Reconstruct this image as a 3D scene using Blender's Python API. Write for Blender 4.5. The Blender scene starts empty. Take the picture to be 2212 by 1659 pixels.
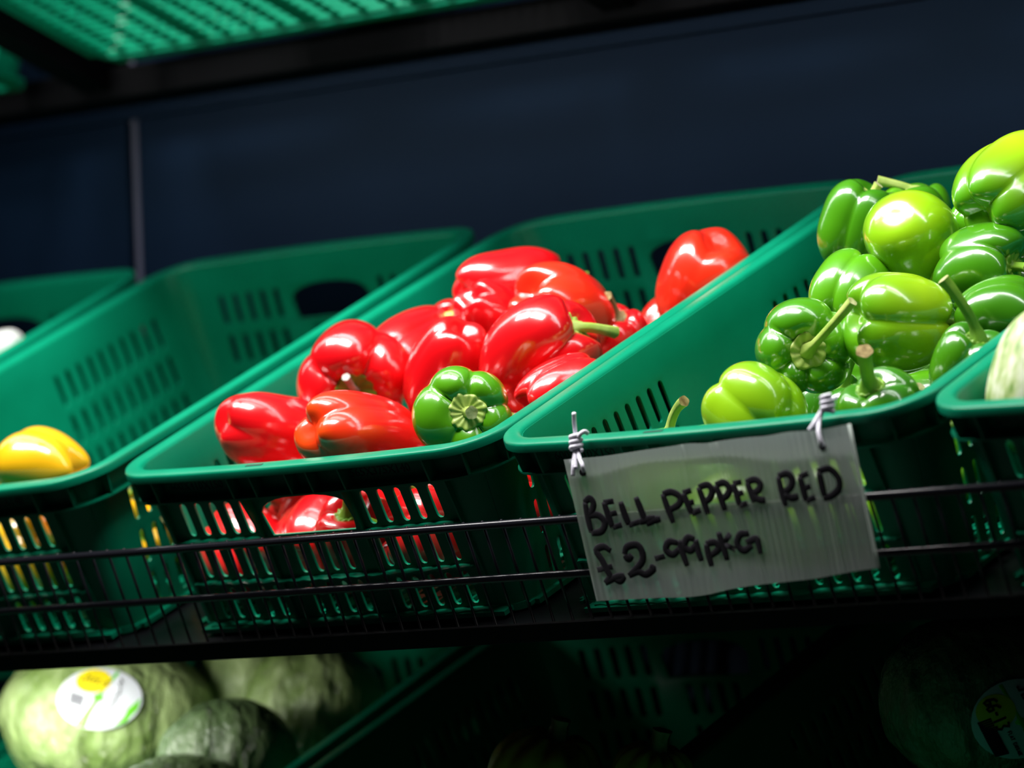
import bpy, bmesh, math, random
import numpy as np
from mathutils import Matrix, Vector, Quaternion
from mathutils.geometry import tessellate_polygon
C = bpy.context.scene.collection
rnd = random.Random(7)
PI = math.pi
TILT = math.radians(24)          # the shelves lean towards the customer
Z0 = 1.35                        # height of the front rims of the pepper crates

# ------------------------------------------------------------ camera, world, lights, exposure
cam_d = bpy.data.cameras.new('camera'); cam = bpy.data.objects.new('camera', cam_d); C.objects.link(cam)
cam.matrix_world = Matrix(((0.7674876, 0.0759903, 0.6365441, 2.9075262),(0.6397674, -0.0276744, -0.7680702, -2.9707637),(-0.0407500, 0.9967244, -0.0698559, 1.1243684), (0, 0, 0, 1)))
cam_d.sensor_width = 36.0; cam_d.lens = 174.956; cam_d.clip_start = 0.05
cam_d.dof.use_dof = True; cam_d.dof.focus_distance = 3.93; cam_d.dof.aperture_fstop = 4.3
bpy.context.scene.camera = cam
W = bpy.data.worlds.new('world'); bpy.context.scene.world = W; W.use_nodes = True
W.node_tree.nodes['Background'].inputs[0].default_value = (0.25, 0.5, 0.75, 1)
W.node_tree.nodes['Background'].inputs[1].default_value = 0.004

def area(name, loc, target, sx, sy, power, col):
    l = bpy.data.lights.new(name, 'AREA'); l.shape = 'RECTANGLE'; l.size = sx; l.size_y = sy
    l.energy = power; l.color = col
    o = bpy.data.objects.new(name, l); C.objects.link(o); o.location = loc
    d = (Vector(target) - Vector(loc)).normalized()
    x = Vector((1, 0, 0)); y = d.cross(x).normalized() * -1; x = y.cross(-d).normalized()
    o.matrix_world = Matrix.Translation(loc) @ Matrix((x, y, -d)).transposed().to_4x4()
    return o
def spot(name, loc, target, power, ang, rad, col, blend=.6):
    l = bpy.data.lights.new(name, 'SPOT'); l.energy = power; l.color = col
    l.spot_size = math.radians(ang); l.spot_blend = blend; l.shadow_soft_size = rad
    o = bpy.data.objects.new(name, l); C.objects.link(o); o.location = loc
    o.rotation_euler = (Vector(target) - Vector(loc)).to_track_quat('-Z', 'Y').to_euler()
for x_ in (-0.50, 0.30, 1.10):
    area('shelf_strip_light', (x_, 0.0, 2.12), (x_, 0.10, 1.35), 0.60, 0.10, 1.0, (1.0, 0.98, 0.95))
    area('wall_wash_fill', (x_, 0.12, 1.800), (x_, 0.30, 1.45), 0.78, 0.03, 0.95, (0.95, 0.98, 1.0))  # added wall-wash fill that evens the light on the back panel
    area('overhead_crate_fill', (x_, 0.13, 1.800), (x_, 0.17, 2.2), 0.5, 0.04, 0.8, (0.85, 1.0, 1.0))  # added upward fill, brightens the undersides of the overhead crates
for x_ in (-0.50, 0.50):
    area('ceiling_tube_light', (x_, -0.52, 2.85), (x_, 0.15, 1.4), 0.85, 0.40, 46, (1.0, 0.98, 0.95))
area('cabbage_fill_light', (-0.27, 0.055, 1.187), (-0.33, 0.42, 1.0), 0.30, 0.04, 0.75, (1.0, 0.98, 0.9)).data.spread = math.radians(102)  # added fill under the tray to brighten the left cabbages
vs = bpy.context.scene.view_settings
bpy.context.scene.display_settings.display_device = 'sRGB'
vs.view_transform = 'Standard'; vs.look = 'None'; vs.gamma = 1; vs.exposure = 0.0; vs.use_curve_mapping = False

# ------------------------------------------------------------ materials
def newmat(name):
    m = bpy.data.materials.new(name); m.use_nodes = True
    nt = m.node_tree; return m, nt, nt.nodes['Principled BSDF']
def N(nt, t, **k):
    n = nt.nodes.new(t)
    for a, v in k.items():
        if a in n.inputs.keys(): n.inputs[a].default_value = v
        else: setattr(n, a, v)
    return n
def ramp(nt, src, stops):
    r = nt.nodes.new('ShaderNodeValToRGB'); e = r.color_ramp.elements
    while len(e) < len(stops): e.new(.5)
    for i, (p, c) in enumerate(stops): e[i].position = p; e[i].color = (*c, 1)
    nt.links.new(src, r.inputs[0]); return r
def noise(nt, scale, detail=3, stretch=(1, 1, 1), coord='Object'):
    tc = nt.nodes.new('ShaderNodeTexCoord'); mp = nt.nodes.new('ShaderNodeMapping'); mp.inputs['Scale'].default_value = stretch
    nt.links.new(tc.outputs[coord], mp.inputs[0]); n = N(nt, 'ShaderNodeTexNoise', Scale=scale, Detail=detail)
    nt.links.new(mp.outputs[0], n.inputs['Vector']); return n
def bump(nt, b, src, strength, dist):
    bp = N(nt, 'ShaderNodeBump', Strength=strength, Distance=dist); nt.links.new(src, bp.inputs['Height'])
    nt.links.new(bp.outputs[0], b.inputs['Normal']); return bp
def plastic(name, col, col2, rough, spec=.5):
    m, nt, b = newmat(name); n = noise(nt, 18, 4)
    r = ramp(nt, n.outputs[0], [(.3, col), (.7, col2)]); nt.links.new(r.outputs[0], b.inputs['Base Color'])
    b.inputs['Roughness'].default_value = rough; b.inputs['Specular IOR Level'].default_value = spec
    n2 = noise(nt, 260, 2); rr = N(nt, 'ShaderNodeMapRange'); rr.inputs[3].default_value = rough - .05; rr.inputs[4].default_value = rough + .08
    nt.links.new(n.outputs[0], rr.inputs[0]); nt.links.new(rr.outputs[0], b.inputs['Roughness'])
    bump(nt, b, n2.outputs[0], .05, .0004); return m
def metal(name, col, rough, mtl=0.0):
    m, nt, b = newmat(name); b.inputs['Base Color'].default_value = (*col, 1); b.inputs['Metallic'].default_value = mtl
    b.inputs['Roughness'].default_value = rough; n = noise(nt, 90, 3); bump(nt, b, n.outputs[0], .08, .0005); return m
def skin(name, stops, rough=.14, coat=1.0, axis=None, scale=9, grain=.05):
    """waxy vegetable skin, colour mottled along the fruit"""
    m, nt, b = newmat(name); n = noise(nt, scale, 2.5, (1, 1, .45))
    src = n.outputs[0]
    if axis is not None:           # blend towards one end of the fruit (local z)
        tc = nt.nodes.new('ShaderNodeTexCoord'); sp = nt.nodes.new('ShaderNodeSeparateXYZ'); nt.links.new(tc.outputs['Object'], sp.inputs[0])
        mr = N(nt, 'ShaderNodeMapRange'); mr.inputs[1].default_value = axis[0]; mr.inputs[2].default_value = axis[1]
        nt.links.new(sp.outputs[2], mr.inputs[0]); ad = nt.nodes.new('ShaderNodeMath'); ad.operation = 'ADD'
        mu = nt.nodes.new('ShaderNodeMath'); mu.operation = 'MULTIPLY'; mu.inputs[1].default_value = .35
        nt.links.new(n.outputs[0], mu.inputs[0]); nt.links.new(mr.outputs[0], ad.inputs[0]); nt.links.new(mu.outputs[0], ad.inputs[1]); src = ad.outputs[0]
    r = ramp(nt, src, stops); nt.links.new(r.outputs[0], b.inputs['Base Color'])
    b.inputs['Roughness'].default_value = rough + .18; b.inputs['Specular IOR Level'].default_value = .22; b.inputs['Coat IOR'].default_value = 1.75
    b.inputs['Coat Weight'].default_value = coat; b.inputs['Coat Roughness'].default_value = rough
    b.inputs['Subsurface Weight'].default_value = .06; b.inputs['Subsurface Radius'].default_value = (.01, .005, .002)
    b.inputs['Subsurface Scale'].default_value = .4
    n2 = noise(nt, 45, 3); bump(nt, b, n2.outputs[0], grain, .004)
    cb = nt.nodes.new('ShaderNodeBump'); cb.inputs['Strength'].default_value = grain * 1.2; cb.inputs['Distance'].default_value = .004
    nt.links.new(n2.outputs[0], cb.inputs['Height']); nt.links.new(cb.outputs[0], b.inputs['Coat Normal'])
    return m
M = {}
M['crate'] = plastic('green_plastic', (.001, .185, .095), (.001, .22, .115), .32, .22)
M['black'] = metal('black_coated_steel', (.006, .006, .008), .3)
M['wire'] = metal('glossy_black_wire', (.008, .008, .011), .16)
M['wire'].node_tree.nodes['Principled BSDF'].inputs['Specular IOR Level'].default_value = .28
M['panel'] = metal('navy_back_panel', (.0045, .012, .030), .42)
M['panel'].node_tree.nodes['Principled BSDF'].inputs['Specular Tint'].default_value = (.35, .62, 1, 1)
M['panel'].node_tree.nodes['Principled BSDF'].inputs['Specular IOR Level'].default_value = .22
M['beam'] = metal('matt_black_beam', (.0012, .0012, .0018), .6)
M['beam'].node_tree.nodes['Principled BSDF'].inputs['Specular IOR Level'].default_value = .1
M['trim'] = metal('grey_trim', (.11, .11, .17), .4)
M['floor'] = metal('dark_floor', (.04, .04, .04), .5)
R1c, R2c = (.56, .002, .006), (.86, .006, .010)
M['red'] = skin('red_pepper_skin', [(.3, R1c), (.7, R2c)])
M['scarlet'] = skin('scarlet_pepper_skin', [(.3, (.78, .006, .008)), (.7, (.95, .035, .008))])
M['orange_end'] = skin('red_orange_pepper_skin', [(.10, (.95, .15, .006)), (.30, (.93, .04, .006)), (.70, (.88, .012, .008))], axis=(-.06, .05))
M['green'] = skin('green_pepper_skin', [(.3, (.022, .145, .003)), (.7, (.06, .25, .004))])
M['midgreen'] = skin('mid_green_pepper_skin', [(.3, (.045, .23, .003)), (.7, (.10, .35, .005))])
M['lime'] = skin('lime_pepper_skin', [(.3, (.16, .42, .004)), (.7, (.32, .58, .008))])
M['turning'] = skin('green_pepper_skin_turning_red', [(.2, (.16, .05, .004)), (.42, (.05, .22, .004)), (.8, (.08, .30, .005))], axis=(-.06, .02))
M['limegreen'] = skin('lime_to_green_pepper_skin', [(.25, (.07, .30, .004)), (.8, (.34, .58, .008))], axis=(-.05, .05))
M['yellow'] = skin('yellow_pepper_skin', [(.3, (.85, .42, .004)), (.7, (.92, .52, .01))])
M['orange'] = skin('orange_pepper_skin', [(.3, (.8, .2, .004)), (.7, (.9, .3, .01))])
M['stem'] = skin('green_stem', [(.3, (.10, .26, .012)), (.7, (.24, .42, .04))], .35, .2, scale=60, grain=.35)
M['palestem'] = skin('pale_stem', [(.3, (.26, .40, .05)), (.7, (.48, .58, .16))], .35, .2, scale=60, grain=.35)
M['drystem'] = skin('dry_stem', [(.3, (.16, .12, .04)), (.7, (.40, .32, .16))], .5, .05, scale=80, grain=.5)
M['greystem'] = skin('grey_stem', [(.3, (.30, .30, .25)), (.7, (.62, .60, .55))], .4, .2, scale=80, grain=.4)
M['cut'] = skin('cut_stem_end', [(.3, (.26, .28, .08)), (.7, (.55, .55, .28))], .6, .0, scale=200, grain=.6)
M['brown'] = skin('brown_cut_end', [(.3, (.14, .09, .03)), (.7, (.36, .28, .12))], .6, .0, scale=200, grain=.6)
M['squash'] = skin('pale_squash_skin', [(.36, (.17, .30, .06)), (.48, (.42, .52, .22)), (.62, (.70, .74, .55))], .35, .35, scale=95, grain=.12)
M['melon'] = skin('brown_squash_skin', [(.3, (.12, .05, .006)), (.5, (.5, .25, .03)), (.7, (.7, .42, .07))], .4, .25, scale=40, grain=.3)
M['onion'] = skin('white_onion_skin', [(.3, (.6, .65, .6)), (.7, (.85, .85, .82))], .3, .4, scale=25)
def leafmat(name, dark, light):
    m, nt, b = newmat(name); n = noise(nt, 22, 5, (1, 1, .35)); r = ramp(nt, n.outputs[0], [(.34, dark), (.66, light)])
    nt.links.new(r.outputs[0], b.inputs['Base Color']); b.inputs['Roughness'].default_value = .42
    b.inputs['Coat Weight'].default_value = .9; b.inputs['Coat Roughness'].default_value = .12
    n2 = noise(nt, 34, 5, (1, 1, .4)); bump(nt, b, n2.outputs[0], 1.0, .02)
    cb = nt.nodes.new('ShaderNodeBump'); cb.inputs['Strength'].default_value = 1.0; cb.inputs['Distance'].default_value = .02
    n3 = noise(nt, 50, 6, (1.2, .6, 1)); nt.links.new(n3.outputs[0], cb.inputs['Height']); nt.links.new(cb.outputs[0], b.inputs['Coat Normal']); return m
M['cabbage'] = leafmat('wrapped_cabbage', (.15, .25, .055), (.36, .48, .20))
M['cabbage2'] = leafmat('wrapped_cabbage_shaded', (.07, .13, .05), (.17, .27, .11))  # darker copy of the cabbage leaf; shelf shade put into the colour
def flat(name, col, rough=.4):
    m, nt, b = newmat(name); b.inputs['Base Color'].default_value = (*col, 1); b.inputs['Roughness'].default_value = rough; return m
M['white'] = flat('label_white', (.62, .66, .72)); M['lgreen'] = flat('label_green', (.12, .5, .02)); M['lyellow'] = flat('label_yellow', (.75, .62, .01))
M['ink'] = flat('black_ink', (.004, .002, .008), .9); M['lpurple'] = flat('label_purple', (.12, .03, .2))
M['film'] = flat('blue_grey_film', (.12, .22, .3), .25)
M['emboss'] = flat('embossed_green', (.002, .05, .028), .5)  # darker crate green, also the painted shade of the rim notch
m, nt, b = newmat('white_cord'); b.inputs['Base Color'].default_value = (.72, .70, .80, 1); b.inputs['Roughness'].default_value = .6
n = noise(nt, 600, 3); bump(nt, b, n.outputs[0], .6, .0006); M['cord'] = m
# frosted corrugated plastic: partly see-through, fluted
m, nt, b = newmat('frosted_corrugated_plastic'); b.inputs['Base Color'].default_value = (.50, .54, .52, 1)
b.inputs['Roughness'].default_value = .35
tc = nt.nodes.new('ShaderNodeTexCoord'); wv = N(nt, 'ShaderNodeTexWave', Scale=52.0); nt.links.new(tc.outputs['Object'], wv.inputs[0])
bp = bump(nt, b, wv.outputs[0], .3, .0008)
tl = N(nt, 'ShaderNodeBsdfTranslucent', Color=(.92, .97, .93, 1)); nt.links.new(bp.outputs[0], tl.inputs['Normal'])
rf = N(nt, 'ShaderNodeBsdfRefraction', Color=(.85, .9, .87, 1), Roughness=.5, IOR=1.04)
mx = nt.nodes.new('ShaderNodeMixShader'); mx.inputs[0].default_value = .62; mx2 = nt.nodes.new('ShaderNodeMixShader'); mx2.inputs[0].default_value = .13
nt.links.new(b.outputs[0], mx.inputs[1]); nt.links.new(tl.outputs[0], mx.inputs[2]); nt.links.new(mx.outputs[0], mx2.inputs[1]); nt.links.new(rf.outputs[0], mx2.inputs[2])
nt.links.new(mx2.outputs[0], nt.nodes['Material Output'].inputs[0]); M['sign'] = m

# ------------------------------------------------------------ object helpers
def link(name, me, mat=None, parent=None):
    o = bpy.data.objects.new(name, me); C.objects.link(o)
    if mat is not None:
        for x in (mat if isinstance(mat, (list, tuple)) else [mat]): me.materials.append(x)
    if parent is not None: o.parent = parent
    return o
def mesh(name, v, f, smooth=True, mats=None, sharp=None):
    me = bpy.data.meshes.new(name); me.from_pydata([tuple(map(float, p)) for p in v], [], [tuple(int(i) for i in q) for q in f]); me.validate()
    me.polygons.foreach_set('use_smooth', [smooth] * len(me.polygons))
    if mats is not None: me.polygons.foreach_set('material_index', mats)
    if sharp is not None: me.set_sharp_from_angle(angle=math.radians(sharp))
    me.update(); return me
def bm_mesh(name, bm, smooth=False, sharp=None):
    bmesh.ops.recalc_face_normals(bm, faces=bm.faces)
    me = bpy.data.meshes.new(name); bm.to_mesh(me); bm.free()
    me.polygons.foreach_set('use_smooth', [smooth] * len(me.polygons))
    if sharp is not None: me.set_sharp_from_angle(angle=math.radians(sharp))
    return me
def thing(name, label, cat, mat4=None, group=None):
    o = bpy.data.objects.new(name, None); C.objects.link(o); o.empty_display_size = .05
    if mat4 is not None: o.matrix_world = mat4
    return tag(o, label, cat, group)
def tag(o, label, cat, group=None):
    o['label'] = label; o['category'] = cat
    if group: o['group'] = group
    return o
def struct(o): o['kind'] = 'structure'; return o
def box(bm, a, b, bev=0):
    vs_ = [bm.verts.new((x, y, z)) for z in (a[2], b[2]) for y in (a[1], b[1]) for x in (a[0], b[0])]
    fs = [bm.faces.new([vs_[i] for i in q]) for q in ((0, 2, 3, 1), (4, 5, 7, 6), (0, 1, 5, 4), (2, 6, 7, 3), (0, 4, 6, 2), (1, 3, 7, 5))]
    if bev:
        es = list({e for f in fs for e in f.edges}); bmesh.ops.bevel(bm, geom=es, offset=bev, segments=2, affect='EDGES', profile=.5)
def boxmesh(name, a, b, bev=0):
    bm = bmesh.new(); box(bm, a, b, bev); return bm_mesh(name, bm)
def tube(pts, radii, n=10, cap=True, squash=None):
    """swept tube; returns verts, faces"""
    P = [Vector(p) for p in pts]; V = []; F = []
    t = [(P[min(i + 1, len(P) - 1)] - P[max(i - 1, 0)]).normalized() for i in range(len(P))]
    u = t[0].orthogonal().normalized()
    for i, p in enumerate(P):
        if i:
            q = t[i - 1].rotation_difference(t[i]); u = (q @ u).normalized()
        w_ = t[i].cross(u); r = radii[i] if hasattr(radii, '__len__') else radii
        for k in range(n):
            a = 2 * PI * k / n; rr = r * (1 + (squash * math.cos(5 * a) if squash else 0))
            V.append(p + u * math.cos(a) * rr + w_ * math.sin(a) * rr)
    for i in range(len(P) - 1):
        for k in range(n): F.append((i * n + k, i * n + (k + 1) % n, (i + 1) * n + (k + 1) % n, (i + 1) * n + k))
    if cap:
        F.append(tuple(range(n))[::-1]); F.append(tuple((len(P) - 1) * n + k for k in range(n)))
    return V, F
def smooth_path(pts, per=6):
    """Catmull-Rom through the points"""
    P = [Vector(p) for p in pts]; P = [P[0] * 2 - P[1]] + P + [P[-1] * 2 - P[-2]]; out = []
    for i in range(1, len(P) - 2):
        for k in range(per):
            t = k / per; a, b_, c, d = P[i - 1], P[i], P[i + 1], P[i + 2]
            out.append(.5 * ((2 * b_) + (-a + c) * t + (2 * a - 5 * b_ + 4 * c - d) * t * t + (-a + 3 * b_ - 3 * c + d) * t ** 3))
    out.append(P[-2]); return out
def join(parts):
    V = []; F = []
    for v, f in parts:
        k = len(V); V += list(v); F += [tuple(i + k for i in q) for q in f]
    return V, F

def rowmat(dx, dy=0, dz=0, tilt=TILT, z=Z0, y=0):
    """crate frame: x along the shelf, y up the slope, z out of the crate"""
    return Matrix.Translation((0, y, z)) @ Matrix.Rotation(tilt, 4, 'X') @ Matrix.Translation((dx, dy, dz))

# ------------------------------------------------------------ the setting
WY = 0.612
wl = struct(link('wall_back', boxmesh('wall_back', (-.535, WY, .3), (2.6, WY + .02, 2.9)), M['panel']))
wl2 = struct(link('wall_left', boxmesh('wall_left', (-2.8, WY, .3), (-.5505, WY + .02, 2.9)), M['panel']))
tr = struct(link('trim_1', boxmesh('trim_1', (-.5415, WY - .002, .3), (-.5345, WY + .02, 2.9), .0008), M['trim']))
tr2 = struct(link('trim_2', boxmesh('trim_2', (-.5505, WY + .012, .3), (-.5415, WY + .03, 2.9)), M['black']))
struct(link('floor', boxmesh('floor', (-6, -6, -.05), (6, 1.2, 0)), M['floor']))

# ------------------------------------------------------------ shelves: sloping tray, wire front, brackets
def shelf(name, label, mat4, x0, x1):
    t = thing(name, label, 'shelf', mat4)
    bm = bmesh.new(); box(bm, (x0, -.026, -.1575), (x1, .592, -.1535)); link('tray', bm_mesh('tray', bm), M['black'], t)
    link('front_lip', boxmesh('front_lip', (x0, -.0285, -.158), (x1, -.0245, -.1425), .0006), M['beam'], t)
    for z, r in ((-.0585, .0034), (-.1035, .0032)):
        v, f = tube([(x0, -.0255, z), (x1, -.0255, z)], r, 12); link('rail', mesh('rail', v, f, True), M['wire'], t)
    n = int((x1 - x0) / .0195); first = None
    for i in range(n):
        if first is None:
            v, f = tube([(0, -.0212, -.150), (0, -.0212, -.056)], .0012, 8); first = mesh('upright_wire', v, f, True); first.materials.append(M['wire'])
        o = bpy.data.objects.new('upright_wire', first); C.objects.link(o); o.parent = t; o.location = (x0 + .01 + i * .0195, 0, 0)
    return t
shelf('sloping_shelf', 'black sloping wire-fronted shelf holding the row of pepper crates', rowmat(0), -1.3, 1.55)
shelf('sloping_shelf', 'black sloping shelf under the pepper shelf, holding wrapped cabbages', rowmat(0, z=Z0 - .36), -1.3, 1.55)

def upper_shelf():
    t = thing('wall_shelf', 'black shelf beam above the navy back panel, under the overhead crates', 'shelf', Matrix.Translation((0, 0, 0)))
    link('back_beam', boxmesh('back_beam', (-2.2, WY - .045, 1.768), (2.2, WY - .002, 1.800), .002), M['beam'], t)
    link('beam_lip', boxmesh('beam_lip', (-2.2, WY - .006, 1.752), (2.2, WY - .0005, 1.768), .001), M['panel'], t)
    for x in (-.545, .12, .77):
        bm = bmesh.new(); y0, z0, y1, z1 = WY - .02, 1.77, .17, 1.90
        pr = [(y0, z0), (y0, z0 + .05), (y1, z1 + .04), (y1, z1)]
        va = [bm.verts.new((x + s, p, q)) for s in (-.018, .018) for p, q in pr]
        bm.faces.new(va[:4]); bm.faces.new(va[4:][::-1])
        for k in range(4): bm.faces.new((va[k], va[(k + 1) % 4], va[4 + (k + 1) % 4], va[4 + k]))
        link('support_arm', bm_mesh('support_arm', bm), M['beam'], t)
    return t
upper_shelf()

# ------------------------------------------------------------ the plastic crates
CW, CD, CH, RC, TP = .41, .60, .148, .045, .09
def bow(x, y):
    u = x / CW * 2 - 1; v = y / CD * 2 - 1
    return x + .003 * u * (1 - v * v), y + .0096 * v * (1 - u * u)
def P3(side, t, inset, z):
    """point on the crate wall. side 0 front (t=x) 1 right (t=y) 2 back (t=x) 3 left (t=y); t past the straight part runs round the corner"""
    L = CW if side in (0, 2) else CD
    a0, a1 = RC, L - RC; r = RC - inset
    if t < a0: th = -(a0 - t) / (RC) * (PI / 4); c = a0; x, y = c + r * math.sin(th), RC - r * math.cos(th)
    elif t > a1: th = (t - a1) / (RC) * (PI / 4); c = a1; x, y = c + r * math.sin(th), RC - r * math.cos(th)
    else: x, y = t, inset
    if side == 0: X, Y = x, y
    elif side == 2: X, Y = x, CD - y
    elif side == 3: X, Y = y, x
    else: X, Y = CW - y, x
    X, Y = bow(X, Y); return (X, Y, z)
def stadium(x0, x1, z0, z1, n=5):
    r = (x1 - x0) / 2; c = (x0 + x1) / 2
    return [(c + r * math.cos(a), z1 - r + r * math.sin(a)) for a in [PI * k / n for k in range(n + 1)]] + \
           [(c + r * math.cos(a), z0 + r + r * math.sin(a)) for a in [PI + PI * k / n for k in range(n + 1)]]
TH = .0026
ROWS = [(-.0635, -.0335), (-.1025, -.0735), (-.1415, -.1125)]
def wall(side):
    L = CW if side in (0, 2) else CD
    cx = .2 if side in (0, 2) else L / 2
    hw = .0036 if side in (0, 2) else .0032
    if side in (0, 2): cs = [.2 + s * (.0665 + .0172 * k) for s in (-1, 1) for k in range(5)]
    else: cs = [L / 2 + s * (.0875 + .0162 * k) for s in (-1, 1) for k in range(10)]
    mid = [.2 + .0172 * (k - 1.5) for k in range(4)] if side in (0, 2) else []
    cs = sorted(cs); brk = sorted({0, RC / 3, RC * 2 / 3, RC, L - RC, L - RC * 2 / 3, L - RC / 3, L} | {round(c + s * .0081, 5) for c in cs + mid for s in (-1, 1)})
    b2 = [brk[0]]
    for v in brk[1:]:
        if v - b2[-1] > .0012: b2.append(v)
    brk = b2; brk[-1] = L
    zb = [0, -.0265] ; cells = []
    zs = [-.003, -.0300, -.0685, -.1075, -.1445, -CH]
    def isslot(a, b_, arr): return next((c for c in arr if a < c < b_), None)
    faces = []   # list of (outer loop, hole or None)
    def cell(a, b_, zt, zb_, hole):
        outer = [(a, zt), (a, zb_), (b_, zb_), (b_, zt)]; return (outer, hole)
    for r in range(5):
        zt, zq = zs[r], zs[r + 1]
        k = 0
        while k < len(brk) - 1:
            a, b_ = brk[k], brk[k + 1]; hole = None
            if 1 <= r <= 3:
                arr = cs + (mid if r > 1 else [])
                c = isslot(a, b_, arr)
                if c is not None and b_ - a > .01: hole = stadium(c - hw, c + hw, *ROWS[r - 1])
                if side in (0, 2) and r == 1 and abs((a + b_) / 2 - .2) < .055:
                    k2 = k
                    while k2 < len(brk) - 1 and brk[k2 + 1] < .2 + .0585: k2 += 1
                    xs = brk[k:k2 + 1]; A, B = xs[0], xs[-1]
                    outer = [(x, zq) for x in xs] + [(x, zt) for x in xs[::-1]]
                    h0 = .2 - .048; h1 = .2 + .048
                    hole = [(h0 + .003, -.0665), (h1 - .003, -.0665), (h1 + .001, -.046)] + [(.2 + .046 * math.cos(q) , -.044 + .0115 * math.sin(q)) for q in [PI * (i + 1) / 10 for i in range(9)]] + [(h0 - .001, -.046)]
                    faces.append((outer, hole)); k = k2; continue
            faces.append(cell(a, b_, zt, zq, hole)); k += 1
    V = []; F = []; idx = {}
    def vid(p):
        key = (round(p[0], 5), round(p[1], 5))
        if key not in idx: idx[key] = len(V); V.append(p)
        return idx[key]
    holes = []
    for outer, hole in faces:
        if hole is None:
            F.append([vid(p) for p in outer])
        else:
            loops = [[Vector((p[0], p[1], 0)) for p in outer], [Vector((p[0], p[1], 0)) for p in hole]]
            flatp = outer + hole
            for tri in tessellate_polygon(loops): F.append([vid(flatp[i]) for i in tri])
    # orient all faces the same way
    def sa(q): return sum(V[q[i]][0] * V[q[(i + 1) % len(q)]][1] - V[q[(i + 1) % len(q)]][0] * V[q[i]][1] for i in range(len(q)))
    F = [q if sa(q) > 0 else q[::-1] for q in F if abs(sa(q)) > 1e-12]
    nV = len(V); VV = []
    for inn in (0, TH):
        for (t, z) in V:
            ins = .0135 + TP * (-z) + inn
            VV.append(P3(side, t, ins, z))
    E = {}
    for q in F:
        for i in range(len(q)): E[(q[i], q[(i + 1) % len(q)])] = 1
    FF = [tuple(q) for q in F] + [tuple(i + nV for i in q[::-1]) for q in F]
    for (a, b_) in list(E):
        if (b_, a) not in E: FF.append((b_, a, a + nV, b_ + nV))
    me = mesh('wall', VV, FF, True, sharp=40)
    bm = bmesh.new(); bm.from_mesh(me)
    bmesh.ops.recalc_face_normals(bm, faces=bm.faces)
    es = [e for e in bm.edges if len(e.link_faces) == 2 and e.calc_face_angle(0) > 1.0]
    bmesh.ops.bevel(bm, geom=es, offset=.0006, segments=2, affect='EDGES', profile=.6)
    bm.to_mesh(me); bm.free()
    me.polygons.foreach_set('use_smooth', [True] * len(me.polygons)); me.set_sharp_from_angle(angle=math.radians(50))
    return me
def ring_sweep(profile, name, nseg=8):
    """sweep a closed (inset, z) profile round the crate"""
    path = []
    for side, L in ((0, CW), (1, CD), (2, CW), (3, CD)):
        ts = [RC * k / 4 for k in range(4)] + [RC + (L - 2 * RC) * k / 10 for k in range(11)] + [L - RC + RC * (k + 1) / 4 for k in range(3)]
        if side in (2, 3): ts = [L - t for t in ts]
        path += [(side, t) for t in ts]
    V = []; F = []; n = len(profile); m_ = len(path)
    for side, t in path:
        for ins, z in profile: V.append(P3(side, t, ins, z))
    for i in range(m_):
        j = (i + 1) % m_
        for k in range(n): F.append((i * n + k, j * n + k, j * n + (k + 1) % n, i * n + (k + 1) % n))
    me = mesh(name, V, F, True); bm = bmesh.new(); bm.from_mesh(me); bmesh.ops.recalc_face_normals(bm, faces=bm.faces); bm.to_mesh(me); bm.free()
    me.polygons.foreach_set('use_smooth', [True] * len(me.polygons)); me.set_sharp_from_angle(angle=math.radians(50)); return me
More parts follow.
